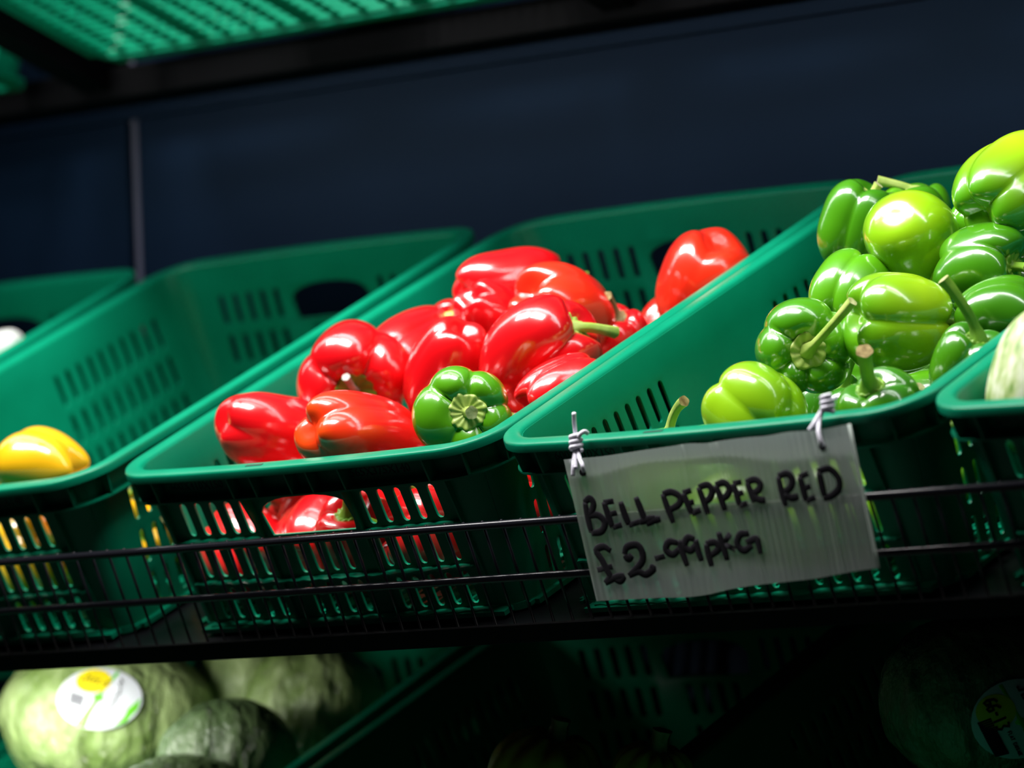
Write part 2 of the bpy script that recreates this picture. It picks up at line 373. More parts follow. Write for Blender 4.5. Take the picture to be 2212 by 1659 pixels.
def crate_meshes():
    D = {}
    D['rim'] = [ring_sweep([(.0, -.0075), (.0, -.0022), (.0007, -.0007), (.0022, 0), (.0120, 0), (.0142, -.0006), (.0160, -.0030), (.0164, -.0070), (.0140, -.0070), (.0135, -.0030), (.0022, -.0026), (.0018, -.0075)], 'rim')]
    D['wall_panel'] = [wall(s) for s in range(4)]
    D['flange'] = [ring_sweep([(.0045, -.0270), (.0045, -.0285), (.0170, -.0290), (.0170, -.0266)], 'flange'), ]
    # ledges under the slots of the front and back faces
    bmL = []
    for side in (0, 2):
        for z, spans in ((-.0665, ((.044, .1475), (.2525, .356))), (-.1055, ((.044, .356),)), (-.1442, ((.044, .356),))):
            for a, b_ in spans:
                V = []; F = []; n = int((b_ - a) / .0043)
                for i in range(n + 1):
                    t = a + (b_ - a) * i / n; w_ = .0075 + .0012 * math.cos((t - .2) / .0172 * 2 * PI)
                    if i in (0, n): w_ = .001
                    base = .0135 + TP * -z
                    for ins, zz in ((base + .0005, z), (base - w_, z - .0008), (base - w_, z - .0024), (base + .0005, z - .0024)): V.append(P3(side, t, ins, zz))
                for i in range(n):
                    for k in range(4): F.append((i * 4 + k, (i + 1) * 4 + k, (i + 1) * 4 + (k + 1) % 4, i * 4 + (k + 1) % 4))
                F += [(0, 1, 2, 3), (n * 4 + 3, n * 4 + 2, n * 4 + 1, n * 4)]
                bm = bmesh.new(); mm = mesh('ledge', V, F, True); bm.from_mesh(mm); bmesh.ops.recalc_face_normals(bm, faces=bm.faces); bm.to_mesh(mm); bm.free()
                mm.set_sharp_from_angle(angle=math.radians(45)); bmL.append(mm)
    D['ledge'] = bmL
    # stiffening ribs: short ones between rim and flange, long tapered ones beside the handle
    rb = []
    def rib(side, t, z0, z1, i0, i1, w=.0009):
        V = []
        for s in (-w, w):
            for ins, z in ((i0, z0), (.0140 + TP * -z0, z0), (.0140 + TP * -z1, z1), (i1, z1)): V.append(P3(side, t + s, ins, z))
        F = [(0, 1, 2, 3), (7, 6, 5, 4)] + [(k, (k + 1) % 4, 4 + (k + 1) % 4, 4 + k) for k in range(4)]
        bm = bmesh.new(); mm = mesh('rib', V, F, False); bm.from_mesh(mm); bmesh.ops.recalc_face_normals(bm, faces=bm.faces); bm.to_mesh(mm); bm.free(); rb.append(mm)
    for side in (0, 2):
        for t in (.018, .052, .140, .166, .205, .228, .262, .348, .392): rib(side, t, -.0035, -.0272, .0015, .0048)
        for t in (.1455, .2545): rib(side, t, -.0285, -.0700, .0050, .0165, .0012)
        for t in (.044, .356): rib(side, t, -.0285, -.1455, .0100, .0262)
        for t in (.1455, .2545): rib(side, t, -.0700, -.1455, .0165, .0245)
    for side in (1, 3):
        for t in (.03, .10, .19, .28, .37, .46, .55): rib(side, t, -.0035, -.0272, .0015, .0048)
        for t in (.19, .41): rib(side, t, -.0285, -.1455, .0080, .0262)
    D['rib'] = rb
    # base: frame + grid of bars
    bm = bmesh.new(); i0 = .0135 + TP * CH
    x0, x1, y0, y1 = i0 - .001, CW - i0 + .001, i0 - .006, CD - i0 + .006
    xs = [x0 + (x1 - x0) * k / 30 for k in range(31)]
    for k in range(0, 31): box(bm, (xs[k] - .0017, y0 + .006, -.1490), (xs[k] + .0017, y1 - .006, -.1460))
    for k in range(17):
        y = y0 + (y1 - y0) * k / 16; w_ = .0035 if k % 4 else .010
        ins = .014 if k in (0, 16) else 0
        box(bm, (x0 + ins, y - w_, -.1500), (x1 - ins, y + w_, -.1462))
    for s in (0, 1, 2): 
        xx = x0 + (x1 - x0) * (.0, .5, 1.0)[s]; box(bm, (xx - .006, y0 + .012, -.1502), (xx + .006, y1 - .012, -.1461))
    D['base_grid'] = [bm_mesh('base_grid', bm)]
    D['base_ring'] = [ring_sweep([(i0 - .001, -.1455), (i0 - .001, -.1515), (i0 + .004, -.1530), (i0 + .010, -.1530), (i0 + .012, -.1460)], 'base_ring')]
    D['slot_shade_plate'] = [boxmesh('slot_shade_plate', (.163, -.0035, -.0004), (.181, -.0005, .00035))]  # thin dark plate proud of the rim, painted as the notch's shade
    for k, ms in D.items():
        for mm in ms: mm.materials.append(M['emboss'] if k == 'slot_shade_plate' else M['crate'])
    # size figures moulded into the front flange
    for body, x in (('565X375X140', .262), ('600X410X150', .060)):
        cu = bpy.data.curves.new('size_text', 'FONT'); cu.body = body; cu.size = .0105; cu.extrude = .0003; cu.resolution_u = 2
        tmp = bpy.data.objects.new('tmp', cu); C.objects.link(tmp); dg = bpy.context.evaluated_depsgraph_get(); dg.update()
        mm = bpy.data.meshes.new_from_object(tmp.evaluated_get(dg)); bpy.data.objects.remove(tmp)
        for v in mm.vertices:
            X, Z, e = v.co.x, v.co.y, v.co.z
            v.co = P3(0, x + X, .0133 + TP * .018 - .0001 - e, -.0205 + Z)
        mm.materials.append(M['emboss']); D.setdefault('size_text', []).append(mm)
    return D
CM = crate_meshes()
def crate(label, mat4, group, front=True):
    t = thing('plastic_crate', label, 'crate', mat4, group)
    for k, ms in CM.items():
        if k in ('size_text', 'slot_shade_plate') and not front: continue
        for mm in ms:
            o = bpy.data.objects.new(k, mm); C.objects.link(o); o.parent = t
    return t
G1_ = 'green produce crates in the middle row'
XO = [(-.8745, .004), (-.4377, .0017), (0, 0), (.4152, -.0045), (.8305, -.0105)]
XL = ['green plastic crate at the far left of the middle row, cut off by the frame',
      'green plastic crate with one yellow pepper showing, left of the red peppers',
      'green plastic crate full of red bell peppers',
      'green plastic crate full of green bell peppers, behind the handwritten sign',
      'green plastic crate holding a pale squash, right of the green peppers']
for (dx, dy), lb in zip(XO, XL): crate(lb, rowmat(dx, dy), G1_)
LL_ = ['lower green crate left of the cabbage crate, in deep shade', 'lower green crate filled with film-wrapped cabbages', 'lower green crate in deep shade with brown squashes', 'lower green crate with shaded wrapped cabbages, bottom right']
for dx, lb in zip((-.8745, -.4377, -.006, .409), LL_): crate(lb, rowmat(dx, 0, z=Z0 - .36), 'green produce crates on the lower shelf', False)
for dx, lb in ((-1.19, 'overhead green crate left of the black support arm, seen from below'), (-.50, 'overhead green crate right of the black support arm, seen from below'), (.14, 'overhead green crate seen from below at the top of the frame, cut off')):
    crate(lb, Matrix.Translation((dx, .585, 1.931)) @ Matrix.Rotation(math.radians(-10 if dx < -1 else -18), 4, 'X') @ Matrix.Translation((.0, -.41, 0)) @ Matrix.Translation((.60, 0, 0)) @ Matrix.Rotation(math.radians(90), 4, 'Z'), 'green crates on the overhead shelf', False)

# ------------------------------------------------------------ bell peppers
def pepper_body(L, R, k, seed, groove=.12, end=.30, taper=.1, dent=.17, bend=0., nth=88, nph=46, lump=.03, p=.62, bl=.06, bend2=.5):
    rs = np.random.RandomState(seed)
    th = np.linspace(0, 2 * np.pi, nth, endpoint=False); ph = np.linspace(0.0, np.pi, nph)
    PH, THg = np.meshgrid(ph, th, indexing='ij')
    a1, a2 = rs.rand(2) * 6.28
    w_ = THg + .16 * np.sin(THg + a1) + .10 * np.sin(2 * THg + a2)
    w_ = w_ + .10 * (PH - 1.5) * rs.uniform(-1, 1)
    lobe = np.abs(np.cos(k * w_ / 2)) ** p
    amp = 1 + .10 * np.sin(THg + a2)
    fade = np.clip(np.sin(PH) ** .72 / .42, 0, 1) ** 1.3; lobe = np.where(np.cos(PH) > 0, 1 - (1 - lobe) * fade, lobe)
    s = np.sin(PH); c = np.cos(PH)
    rho = R * s ** .72 * amp
    z = .5 * L * np.sign(c) * np.abs(c) ** .82
    tz = c
    rho = rho * (1 + taper * tz * .9)
    g = groove + (np.where(c > 0, end, groove + (end - groove) * bend2) - groove) * np.abs(c) ** 2.2
    lobe = np.where(c > 0, lobe, lobe ** (1 + .9 * np.abs(c)))
    rho = rho * (1 - g * (1 - lobe))
    rr = np.clip(rho / R, 0, 1)
    # shoulders rise between the grooves, both poles are sunk
    top = (c > 0)
    z = np.where(top, z + L * .07 * (lobe - .5) * np.exp(-((rr - .55) / .30) ** 2), z - L * bl * (lobe - .5) * np.exp(-((rr - .50) / .28) ** 2))
    z = np.where(top, z - L * dent * np.exp(-(rr / .40) ** 2), z + L * dent * .75 * np.exp(-(rr / .32) ** 2))
    x = rho * np.cos(THg); y = rho * np.sin(THg)
    x = x + bend * ((z / L) ** 2 - .08) * L
    f = 1 + lump * (np.sin(2.1 * x / R + 1.7 * z / R + a1) * np.cos(1.9 * y / R + a2) + .5 * np.sin(4.3 * y / R + 3.1 * z / R + a2 * 2))
    x, y = x * f, y * f
    V = [(x[0].mean(), y[0].mean(), z[0].mean())]
    V += [(x[i, j], y[i, j], z[i, j]) for i in range(1, nph - 1) for j in range(nth)]
    V.append((x[-1].mean(), y[-1].mean(), z[-1].mean()))
    F = [(0, 1 + j, 1 + (j + 1) % nth) for j in range(nth)]
    for i in range(nph - 3):
        b0 = 1 + i * nth; b1 = b0 + nth
        F += [(b0 + j, b1 + j, b1 + (j + 1) % nth, b0 + (j + 1) % nth) for j in range(nth)]
    b0 = 1 + (nph - 3) * nth; e = len(V) - 1
    F += [(b0 + j, e, b0 + (j + 1) % nth) for j in range(nth)]
    return mesh('body', V, F, True), V[0]
def pepper(tab, name='bell_pepper', cat='pepper'):
    (label, mt, loc, ax, rgt, L, Wd, k, roll, opt) = tab
    ax = Vector(ax).normalized(); x = Vector(rgt); x = (x - ax * x.dot(ax)).normalized(); y = ax.cross(x)
    m4 = Matrix((x, y, ax)).transposed().to_4x4() @ Matrix.Rotation(math.radians(roll), 4, 'Z'); m4.translation = loc
    t = thing(name, label, cat, m4, opt.get('group'))
    R = Wd / 2; o2 = {a: opt[a] for a in ('groove', 'end', 'taper', 'dent', 'bend', 'lump', 'p', 'bl', 'bend2') if a in opt}
    me, top = pepper_body(L, R, k, opt.get('seed', 1), **o2)
    link('body', me, M[mt], t)
    if opt.get('nostem'): return t
    sm = M[opt.get('stemmat', 'stem')]
    top = Vector(top); cr = opt.get('calyx', .30) * R; nl = 5 + (opt.get('seed', 1) % 3)
    # calyx: scalloped wrinkled cap round the stem
    V = [top + Vector((0, 0, .0055))]; F = []; nth = 72; rings = 6
    for i in range(1, rings + 1):
        q = i / rings
        for j in range(nth):
            a = 2 * PI * j / nth; r = cr * q * (1 + .05 * q * math.cos(nl * a) + .05 * q * math.sin(3 * a + 1))
            zz = .003 * (1 - q) + .0007 * math.sin(a * nl * 2 + 3 * q) * q + L * opt.get('dent', .17) * (1 - math.exp(-(r / R / .40) ** 2)) - .04 * L * q * q + .0022 + .0012 * q
            V.append(top + Vector((r * math.cos(a), r * math.sin(a), zz)))
    n0 = len(V)
    for j in range(nth):
        v = V[1 + (rings - 1) * nth + j]; V.append(v - Vector((0, 0, .0035)))
    F += [(0, 1 + j, 1 + (j + 1) % nth) for j in range(nth)]
    for i in range(rings):
        b0 = 1 + i * nth; b1 = b0 + nth
        F += [(b0 + j, b1 + j, b1 + (j + 1) % nth, b0 + (j + 1) % nth) for j in range(nth)]
    link('calyx', mesh('calyx', V, F, True), M[opt.get('calyxmat', opt.get('stemmat', 'stem'))], t)
    sl = opt.get('stem', .035); sx, sy = opt.get('lean', (.2, .1)); cr_, sr_ = math.cos(math.radians(-roll)), math.sin(math.radians(-roll)); sx, sy = sx * cr_ - sy * sr_, sx * sr_ + sy * cr_; sr = opt.get('srad', .0046); hook = opt.get('hook', 0.)
    pts = [top + Vector((sx * sl * q ** 1.6 + hook * sl * q ** 3 * (1 if sx >= 0 else -1), sy * sl * q ** 1.6, .001 + sl * (q - .35 * abs(hook) * q ** 3))) for q in [i / 10 for i in range(11)]]
    rad = [sr * (1.9 - 1.1 * min(1, q * 3.2) + (.18 * max(0, q - .75) / .25)) for q in [i / 10 for i in range(11)]]
    v, f = tube(pts, rad, 20, True, .06); me = mesh('stem', v, f, True, [0] * (len(f) - 1) + [1], sharp=60)
    link('stem', me, [sm, M[opt.get('cutmat', 'cut')]], t)
    return t
PEPPERS = [
  ('red bell pepper lying on its side, leftmost, two-lobed end facing left', 'red', (0.0892, 0.1217, 1.3839), (0.3706, 0.9065, -0.2021), (0.6365, -0.7681, -0.0699), 0.111, 0.0709, 3, 70, {'seed': 11, 'taper': -0.02, 'nostem': True, 'groove': 0.07, 'end': 0.2, 'bend2': 0.5, 'bl': 0.03, 'dent': 0.06, 'group': 'red bell peppers in the crate'}),
  ('orange-red bell pepper with yellowish creased tip, right against the front rim', 'orange_end', (0.2251, 0.0732, 1.37), (0.1864, 0.9706, -0.1521), (0.6365, -0.7681, -0.0699), 0.1134, 0.0775, 3, 5, {'seed': 5, 'groove': 0.13, 'end': 0.28, 'taper': 0.0, 'bl': 0.05, 'bend2': 0.7, 'dent': 0.08, 'nostem': True, 'group': 'red bell peppers in the crate'}),
  ('red bell pepper facing out with dark calyx and short grey stem', 'red', (0.1178, 0.1858, 1.4245), (0.6492, -0.7055, -0.2843), (0.076, -0.0277, 0.9967), 0.0884, 0.099, 4, 18, {'seed': 21, 'groove': 0.12, 'end': 0.34, 'stem': 0.024, 'lean': (0.7, 0.35), 'stemmat': 'greystem', 'calyxmat': 'stem', 'srad': 0.0036, 'cutmat': 'greystem', 'calyx': 0.36, 'dent': 0.24, 'group': 'red bell peppers in the crate'}),
  ('red bell pepper with curved creases, behind the one with the grey stem', 'red', (0.1254, 0.2527, 1.4585), (0.0848, 0.9208, 0.3808), (0.6365, -0.7681, -0.0699), 0.0953, 0.0636, 3, 20, {'seed': 8, 'groove': 0.16, 'group': 'red bell peppers in the crate'}),
  ('partly hidden red pepper with pale round stem end, behind the curved one', 'red', (0.1116, 0.3123, 1.4721), (0.8266, -0.4102, 0.3852), (0.076, -0.0277, 0.9967), 0.0644, 0.0503, 4, 0, {'seed': 9, 'stem': 0.034, 'lean': (0.3, -0.3), 'stemmat': 'palestem', 'srad': 0.006, 'group': 'red bell peppers in the crate'}),
  ('tall smooth red bell pepper standing behind the small green pepper', 'red', (0.219, 0.1903, 1.4266), (-0.598, 0.1821, -0.7805), (0.6365, -0.7681, -0.0699), 0.0968, 0.0689, 3, 0, {'seed': 14, 'groove': 0.05, 'end': 0.15, 'taper': 0.12, 'bend2': 0.3, 'bl': 0.03, 'group': 'red bell peppers in the crate'}),
  ('long red bell pepper lying across the top of the pile', 'red', (0.1596, 0.3492, 1.5123), (0.5479, 0.825, 0.1388), (0.6365, -0.7681, -0.0699), 0.0986, 0.0596, 3, 55, {'seed': 3, 'groove': 0.08, 'end': 0.22, 'taper': -0.08, 'group': 'red bell peppers in the crate'}),
  ('red bell pepper wedged under the long one on top of the pile', 'red', (0.1986, 0.274, 1.4722), (0.0214, 0.777, -0.6292), (0.6365, -0.7681, -0.0699), 0.0789, 0.0592, 3, 10, {'seed': 17, 'group': 'red bell peppers in the crate'}),
  ('red bell pepper with sunken blossom end, right under the long one', 'scarlet', (0.2698, 0.2782, 1.475), (0.0477, 0.8983, -0.4368), (0.6365, -0.7681, -0.0699), 0.0937, 0.0801, 3, 100, {'seed': 19, 'groove': 0.09, 'end': 0.4, 'group': 'red bell peppers in the crate'}),
  ('large three-lobed red bell pepper with curved lime stem, front of the pile', 'red', (0.3152, 0.1981, 1.4336), (0.8141, 0.1638, 0.5572), (0.6365, -0.7681, -0.0699), 0.1012, 0.0898, 3, 180, {'seed': 27, 'groove': 0.16, 'end': 0.3, 'taper': 0.12, 'stem': 0.025, 'lean': (-0.2, 1.0), 'hook': 0.6, 'stemmat': 'palestem', 'cutmat': 'brown', 'srad': 0.0052, 'group': 'red bell peppers in the crate'}),
  ('dark red bell pepper low against the right rim, beside the small green one', 'red', (0.3668, 0.1587, 1.3991), (0.4019, 0.8427, 0.3584), (0.6365, -0.7681, -0.0699), 0.0789, 0.062, 3, 0, {'seed': 31, 'group': 'red bell peppers in the crate'}),
  ('red pepper mostly hidden, with a brown dry stem standing up', 'red', (0.2944, 0.3271, 1.4512), (0.293, -0.4676, 0.834), (0.6365, -0.7681, -0.0699), 0.0589, 0.0589, 4, 0, {'seed': 33, 'stem': 0.028, 'lean': (0.25, -0.25), 'stemmat': 'drystem', 'cutmat': 'brown', 'srad': 0.0052, 'group': 'red bell peppers in the crate'}),
  ('big red bell pepper with mottled shine, alone at the back right', 'scarlet', (0.3375, 0.393, 1.4999), (-0.6063, 0.2618, -0.7509), (0.6365, -0.7681, -0.0699), 0.0928, 0.081, 3, 70, {'seed': 37, 'groove': 0.035, 'end': 0.15, 'taper': -0.08, 'group': 'red bell peppers in the crate'}),
  ('small red pepper lobe peeping out left of the lone back pepper', 'scarlet', (0.2673, 0.4281, 1.4702), (-0.2643, -0.2867, -0.9208), (0.6365, -0.7681, -0.0699), 0.0522, 0.0462, 4, 0, {'seed': 39, 'group': 'red bell peppers in the crate'}),
  ('small green bell pepper with star-shaped calyx among the red ones', 'turning', (0.3318, 0.0796, 1.3802), (0.6409, -0.767, 0.0297), (0.076, -0.0277, 0.9967), 0.0688, 0.0826, 5, 30, {'seed': 41, 'groove': 0.13, 'end': 0.26, 'stem': 0.012, 'lean': (-0.1, -0.3), 'srad': 0.0056, 'calyx': 0.36, 'stemmat': 'palestem', 'cutmat': 'cut', 'group': 'red bell peppers in the crate'}),
  ('red pepper with shiny lobes seen through the front left slots', 'red', (0.064, 0.0977, 1.2829), (-0.7914, 0.4574, 0.4054), (0.076, -0.0277, 0.9967), 0.08, 0.077, 3, 10, {'seed': 50, 'group': 'red bell peppers in the crate'}),
  ('red pepper left of the stem in the front handle opening', 'red', (0.13, 0.1187, 1.2923), (-0.1947, 0.7856, 0.5873), (0.6365, -0.7681, -0.0699), 0.08, 0.077, 4, 67, {'seed': 51, 'group': 'red bell peppers in the crate'}),
  ('red pepper with green stem seen through the front handle opening', 'red', (0.192, 0.0995, 1.2838), (0.1918, -0.5801, 0.7917), (0.6365, -0.7681, -0.0699), 0.08, 0.077, 3, 74, {'seed': 52, 'group': 'red bell peppers in the crate', 'stem': 0.032, 'lean': (0.1, 0.3), 'srad': 0.005}),
  ('red pepper seen through the front slots right of the handle opening', 'red', (0.271, 0.0995, 1.2838), (-0.5556, -0.7907, 0.2569), (0.6365, -0.7681, -0.0699), 0.08, 0.077, 4, 161, {'seed': 53, 'group': 'red bell peppers in the crate'}),
  ('red pepper in the front right corner, seen through the last slots', 'red', (0.346, 0.1187, 1.2923), (-0.3673, 0.896, -0.2496), (0.076, -0.0277, 0.9967), 0.08, 0.077, 3, 178, {'seed': 54, 'group': 'red bell peppers in the crate'}),
  ('red pepper in the second bottom row by the left crate wall', 'red', (0.075, 0.1781, 1.3187), (0.5319, 0.8422, 0.088), (0.6365, -0.7681, -0.0699), 0.08, 0.077, 4, 185, {'seed': 55, 'group': 'red bell peppers in the crate'}),
  ('red pepper in the second bottom row, just left of the middle', 'red', (0.155, 0.1763, 1.3179), (-0.048, 0.2825, 0.9581), (0.6365, -0.7681, -0.0699), 0.08, 0.077, 3, 222, {'seed': 56, 'group': 'red bell peppers in the crate'}),
  ('red pepper in the second bottom row, just right of the middle', 'scarlet', (0.238, 0.1781, 1.3187), (-0.6598, -0.7097, 0.247), (0.6365, -0.7681, -0.0699), 0.08, 0.077, 4, 259, {'seed': 57, 'group': 'red bell peppers in the crate'}),
  ('red pepper in the second bottom row by the right crate wall', 'red', (0.335, 0.2101, 1.333), (0.9859, 0.066, 0.1539), (0.6365, -0.7681, -0.0699), 0.08, 0.077, 3, 296, {'seed': 58, 'group': 'red bell peppers in the crate'}),
  ('red pepper at the bottom under the curved creased one', 'red', (0.095, 0.274, 1.3614), (0.9141, 0.3016, 0.2711), (0.6365, -0.7681, -0.0699), 0.08, 0.077, 4, 333, {'seed': 59, 'group': 'red bell peppers in the crate'}),
  ('red pepper at the bottom of the pile, middle row', 'red', (0.2, 0.2786, 1.3635), (0.4038, -0.2709, 0.8738), (0.6365, -0.7681, -0.0699), 0.08, 0.077, 3, 370, {'seed': 60, 'group': 'red bell peppers in the crate'}),
  ('red pepper at the bottom under the sunken-ended one', 'red', (0.3, 0.2923, 1.3696), (-0.2307, -0.9482, 0.2185), (0.6365, -0.7681, -0.0699), 0.08, 0.077, 4, 407, {'seed': 61, 'group': 'red bell peppers in the crate'}),
  ('red pepper at the bottom under the long top one', 'red', (0.16, 0.37, 1.4042), (0.9141, 0.3016, 0.2711), (0.6365, -0.7681, -0.0699), 0.08, 0.077, 3, 444, {'seed': 62, 'group': 'red bell peppers in the crate'}),
  ('red pepper at the bottom, back of the pile', 'red', (0.27, 0.3837, 1.4103), (0.9175, 0.2555, 0.3049), (0.6365, -0.7681, -0.0699), 0.08, 0.077, 4, 481, {'seed': 63, 'group': 'red bell peppers in the crate'}),
  ('red pepper at the bottom in the back right corner', 'red', (0.345, 0.4704, 1.4489), (0.9175, 0.2555, 0.3049), (0.6365, -0.7681, -0.0699), 0.08, 0.077, 3, 518, {'seed': 64, 'group': 'red bell peppers in the crate'}),
  ('lime green bell pepper with long pale ridges, front left behind the sign', 'lime', (0.605, 0.1001, 1.3588), (-0.8237, 0.2585, 0.5046), (0.6365, -0.7681, -0.0699), 0.0715, 0.0779, 4, 35, {'seed': 61, 'groove': 0.1, 'end': 0.3, 'bl': 0.05, 'nostem': True, 'group': 'green bell peppers in the crate'}),
  ('green pepper hidden behind the front rim, only its bent pale stem up', 'midgreen', (0.5037, 0.1233, 1.3311), (0.1749, -0.3473, 0.9213), (0.6365, -0.7681, -0.0699), 0.0511, 0.0584, 4, 0, {'seed': 62, 'stem': 0.042, 'lean': (0.1, 0.35), 'hook': 0.3, 'stemmat': 'palestem', 'cutmat': 'brown', 'srad': 0.0045, 'calyx': 0.3, 'group': 'green bell peppers in the crate'}),
  ('green bell pepper facing out with a long straight stem', 'midgreen', (0.6059, 0.1636, 1.4128), (0.7081, -0.6999, -0.0934), (0.076, -0.0277, 0.9967), 0.0688, 0.0789, 5, 10, {'seed': 63, 'groove': 0.14, 'end': 0.34, 'stem': 0.046, 'lean': (0.85, -0.62), 'srad': 0.0042, 'calyx': 0.36, 'stemmat': 'palestem', 'cutmat': 'cut', 'dent': 0.22, 'group': 'green bell peppers in the crate'}),
  ('green bell pepper behind the one with the long stem, by the crate wall', 'midgreen', (0.5916, 0.2518, 1.4607), (0.0818, 0.6991, 0.7103), (0.6365, -0.7681, -0.0699), 0.0702, 0.0628, 3, 40, {'seed': 64, 'groove': 0.14, 'group': 'green bell peppers in the crate'}),
  ('large green bell pepper lying sideways in the middle of the green crate', 'limegreen', (0.6828, 0.1879, 1.432), (0.5314, 0.8451, -0.0581), (0.6365, -0.7681, -0.0699), 0.0809, 0.0845, 4, 48, {'seed': 65, 'groove': 0.13, 'end': 0.22, 'taper': -0.08, 'p': 0.5, 'group': 'green bell peppers in the crate'}),
  ('green pepper low at the front with a thick stem standing up', 'green', (0.7183, 0.1075, 1.3544), (0.1053, -0.6285, 0.7706), (0.6365, -0.7681, -0.0699), 0.0597, 0.0667, 3, 20, {'seed': 66, 'stem': 0.042, 'lean': (0.25, 0.12), 'srad': 0.0066, 'calyx': 0.34, 'cutmat': 'brown', 'stemmat': 'stem', 'group': 'green bell peppers in the crate'}),
  ('yellow-green pepper edge showing just above the front rim', 'lime', (0.754, 0.0663, 1.3363), (0.8343, 0.5391, 0.1153), (0.6365, -0.7681, -0.0699), 0.0519, 0.045, 3, 0, {'seed': 67, 'group': 'green bell peppers in the crate'}),
  ('green pepper with a stem curling left, against the right rim', 'green', (0.7615, 0.164, 1.3872), (0.5235, -0.1443, 0.8398), (0.6365, -0.7681, -0.0699), 0.0617, 0.067, 4, 30, {'seed': 68, 'stem': 0.04, 'lean': (-0.1, -1.0), 'hook': 0.0, 'srad': 0.005, 'calyx': 0.3, 'group': 'green bell peppers in the crate'}),
  ('dark green bell pepper with stem facing right, at the right frame edge', 'green', (0.7041, 0.2736, 1.473), (0.9992, -0.0354, -0.0166), (0.6365, -0.7681, -0.0699), 0.0784, 0.0729, 3, 30, {'seed': 69, 'groove': 0.12, 'end': 0.3, 'stem': 0.02, 'group': 'green bell peppers in the crate'}),
  ('yellow-green pepper wedged left of the dark green one', 'lime', (0.6608, 0.3017, 1.4715), (0.2629, 0.5574, 0.7875), (0.6365, -0.7681, -0.0699), 0.0554, 0.0424, 3, 0, {'seed': 70, 'group': 'green bell peppers in the crate'}),
  ('dark green pepper in shade under the one facing right', 'green', (0.7457, 0.2333, 1.4284), (0.8364, 0.5447, 0.0615), (0.6365, -0.7681, -0.0699), 0.0718, 0.061, 3, 0, {'seed': 71, 'group': 'green bell peppers in the crate'}),
  ('dark green two-lobed pepper standing in the back left corner', 'green', (0.5401, 0.3433, 1.5254), (0.3727, 0.0635, 0.9258), (0.6365, -0.7681, -0.0699), 0.0759, 0.0702, 4, 20, {'seed': 72, 'groove': 0.17, 'end': 0.2, 'p': 0.55, 'stem': 0.012, 'lean': (0.1, 0.2), 'stemmat': 'palestem', 'srad': 0.0042, 'group': 'green bell peppers in the crate'}),
  ('green pepper behind with a pale stem lying to the left', 'midgreen', (0.5655, 0.3889, 1.5338), (0.0607, -0.1819, 0.9814), (0.6365, -0.7681, -0.0699), 0.0572, 0.0629, 4, 0, {'seed': 73, 'stem': 0.014, 'lean': (-0.1, -2.2), 'stemmat': 'palestem', 'srad': 0.0045, 'group': 'green bell peppers in the crate'}),
  ('smooth round yellow-green pepper at the back of the green crate', 'lime', (0.6256, 0.2865, 1.5056), (-0.2579, 0.8624, -0.4356), (0.6365, -0.7681, -0.0699), 0.0722, 0.0741, 3, 75, {'seed': 74, 'groove': 0.02, 'end': 0.06, 'dent': 0.03, 'bl': 0.0, 'lump': 0.045, 'group': 'green bell peppers in the crate'}),
  ('small mid-green pepper lobe right of the smooth round one', 'midgreen', (0.6484, 0.3385, 1.5117), (0.4026, -0.0563, 0.9137), (0.6365, -0.7681, -0.0699), 0.0485, 0.0429, 3, 0, {'seed': 75, 'group': 'green bell peppers in the crate'}),
  ('big bright green pepper on top of the heap at the right edge', 'limegreen', (0.7163, 0.3052, 1.5374), (0.1697, 0.8691, 0.4647), (0.6365, -0.7681, -0.0699), 0.099, 0.0825, 4, 40, {'seed': 76, 'groove': 0.13, 'end': 0.28, 'p': 0.5, 'group': 'green bell peppers in the crate'}),
  ('green pepper in the bottom layer behind the sign, left', 'lime', (0.585, 0.1032, 1.2854), (0.8708, 0.3987, 0.2877), (0.6365, -0.7681, -0.0699), 0.086, 0.08, 3, 0, {'seed': 90, 'group': 'green bell peppers in the crate'}),
  ('lime pepper in the bottom layer behind the sign, middle', 'lime', (0.665, 0.105, 1.2862), (0.9446, 0.3239, 0.0536), (0.6365, -0.7681, -0.0699), 0.086, 0.08, 4, 41, {'seed': 91, 'group': 'green bell peppers in the crate'}),
  ('lime pepper seen through the slots right of the sign', 'lime', (0.745, 0.1123, 1.2895), (0.6239, -0.3734, 0.6865), (0.6365, -0.7681, -0.0699), 0.086, 0.08, 3, 82, {'seed': 92, 'group': 'green bell peppers in the crate'}),
  ('green pepper in the bottom layer by the left crate wall', 'midgreen', (0.5, 0.1918, 1.3248), (0.9446, 0.3239, 0.0536), (0.6365, -0.7681, -0.0699), 0.086, 0.08, 4, 123, {'seed': 93, 'group': 'green bell peppers in the crate'}),
  ('green pepper in the bottom layer under the long-stemmed one', 'green', (0.59, 0.1827, 1.3208), (0.9446, 0.3239, 0.0536), (0.6365, -0.7681, -0.0699), 0.086, 0.08, 3, 164, {'seed': 94, 'group': 'green bell peppers in the crate'}),
  ('green pepper in the bottom layer, middle of the second row', 'green', (0.68, 0.1872, 1.3228), (0.3819, -0.2192, 0.8978), (0.6365, -0.7681, -0.0699), 0.086, 0.08, 4, 205, {'seed': 95, 'group': 'green bell peppers in the crate'}),
  ('green pepper in the bottom layer by the right crate wall', 'green', (0.765, 0.1964, 1.3269), (0.9446, 0.3239, 0.0536), (0.6365, -0.7681, -0.0699), 0.086, 0.08, 3, 246, {'seed': 96, 'group': 'green bell peppers in the crate'}),
  ('green pepper in the bottom layer, third row left', 'green', (0.56, 0.2695, 1.3594), (0.3819, -0.2192, 0.8978), (0.6365, -0.7681, -0.0699), 0.086, 0.08, 4, 287, {'seed': 97, 'group': 'green bell peppers in the crate'}),
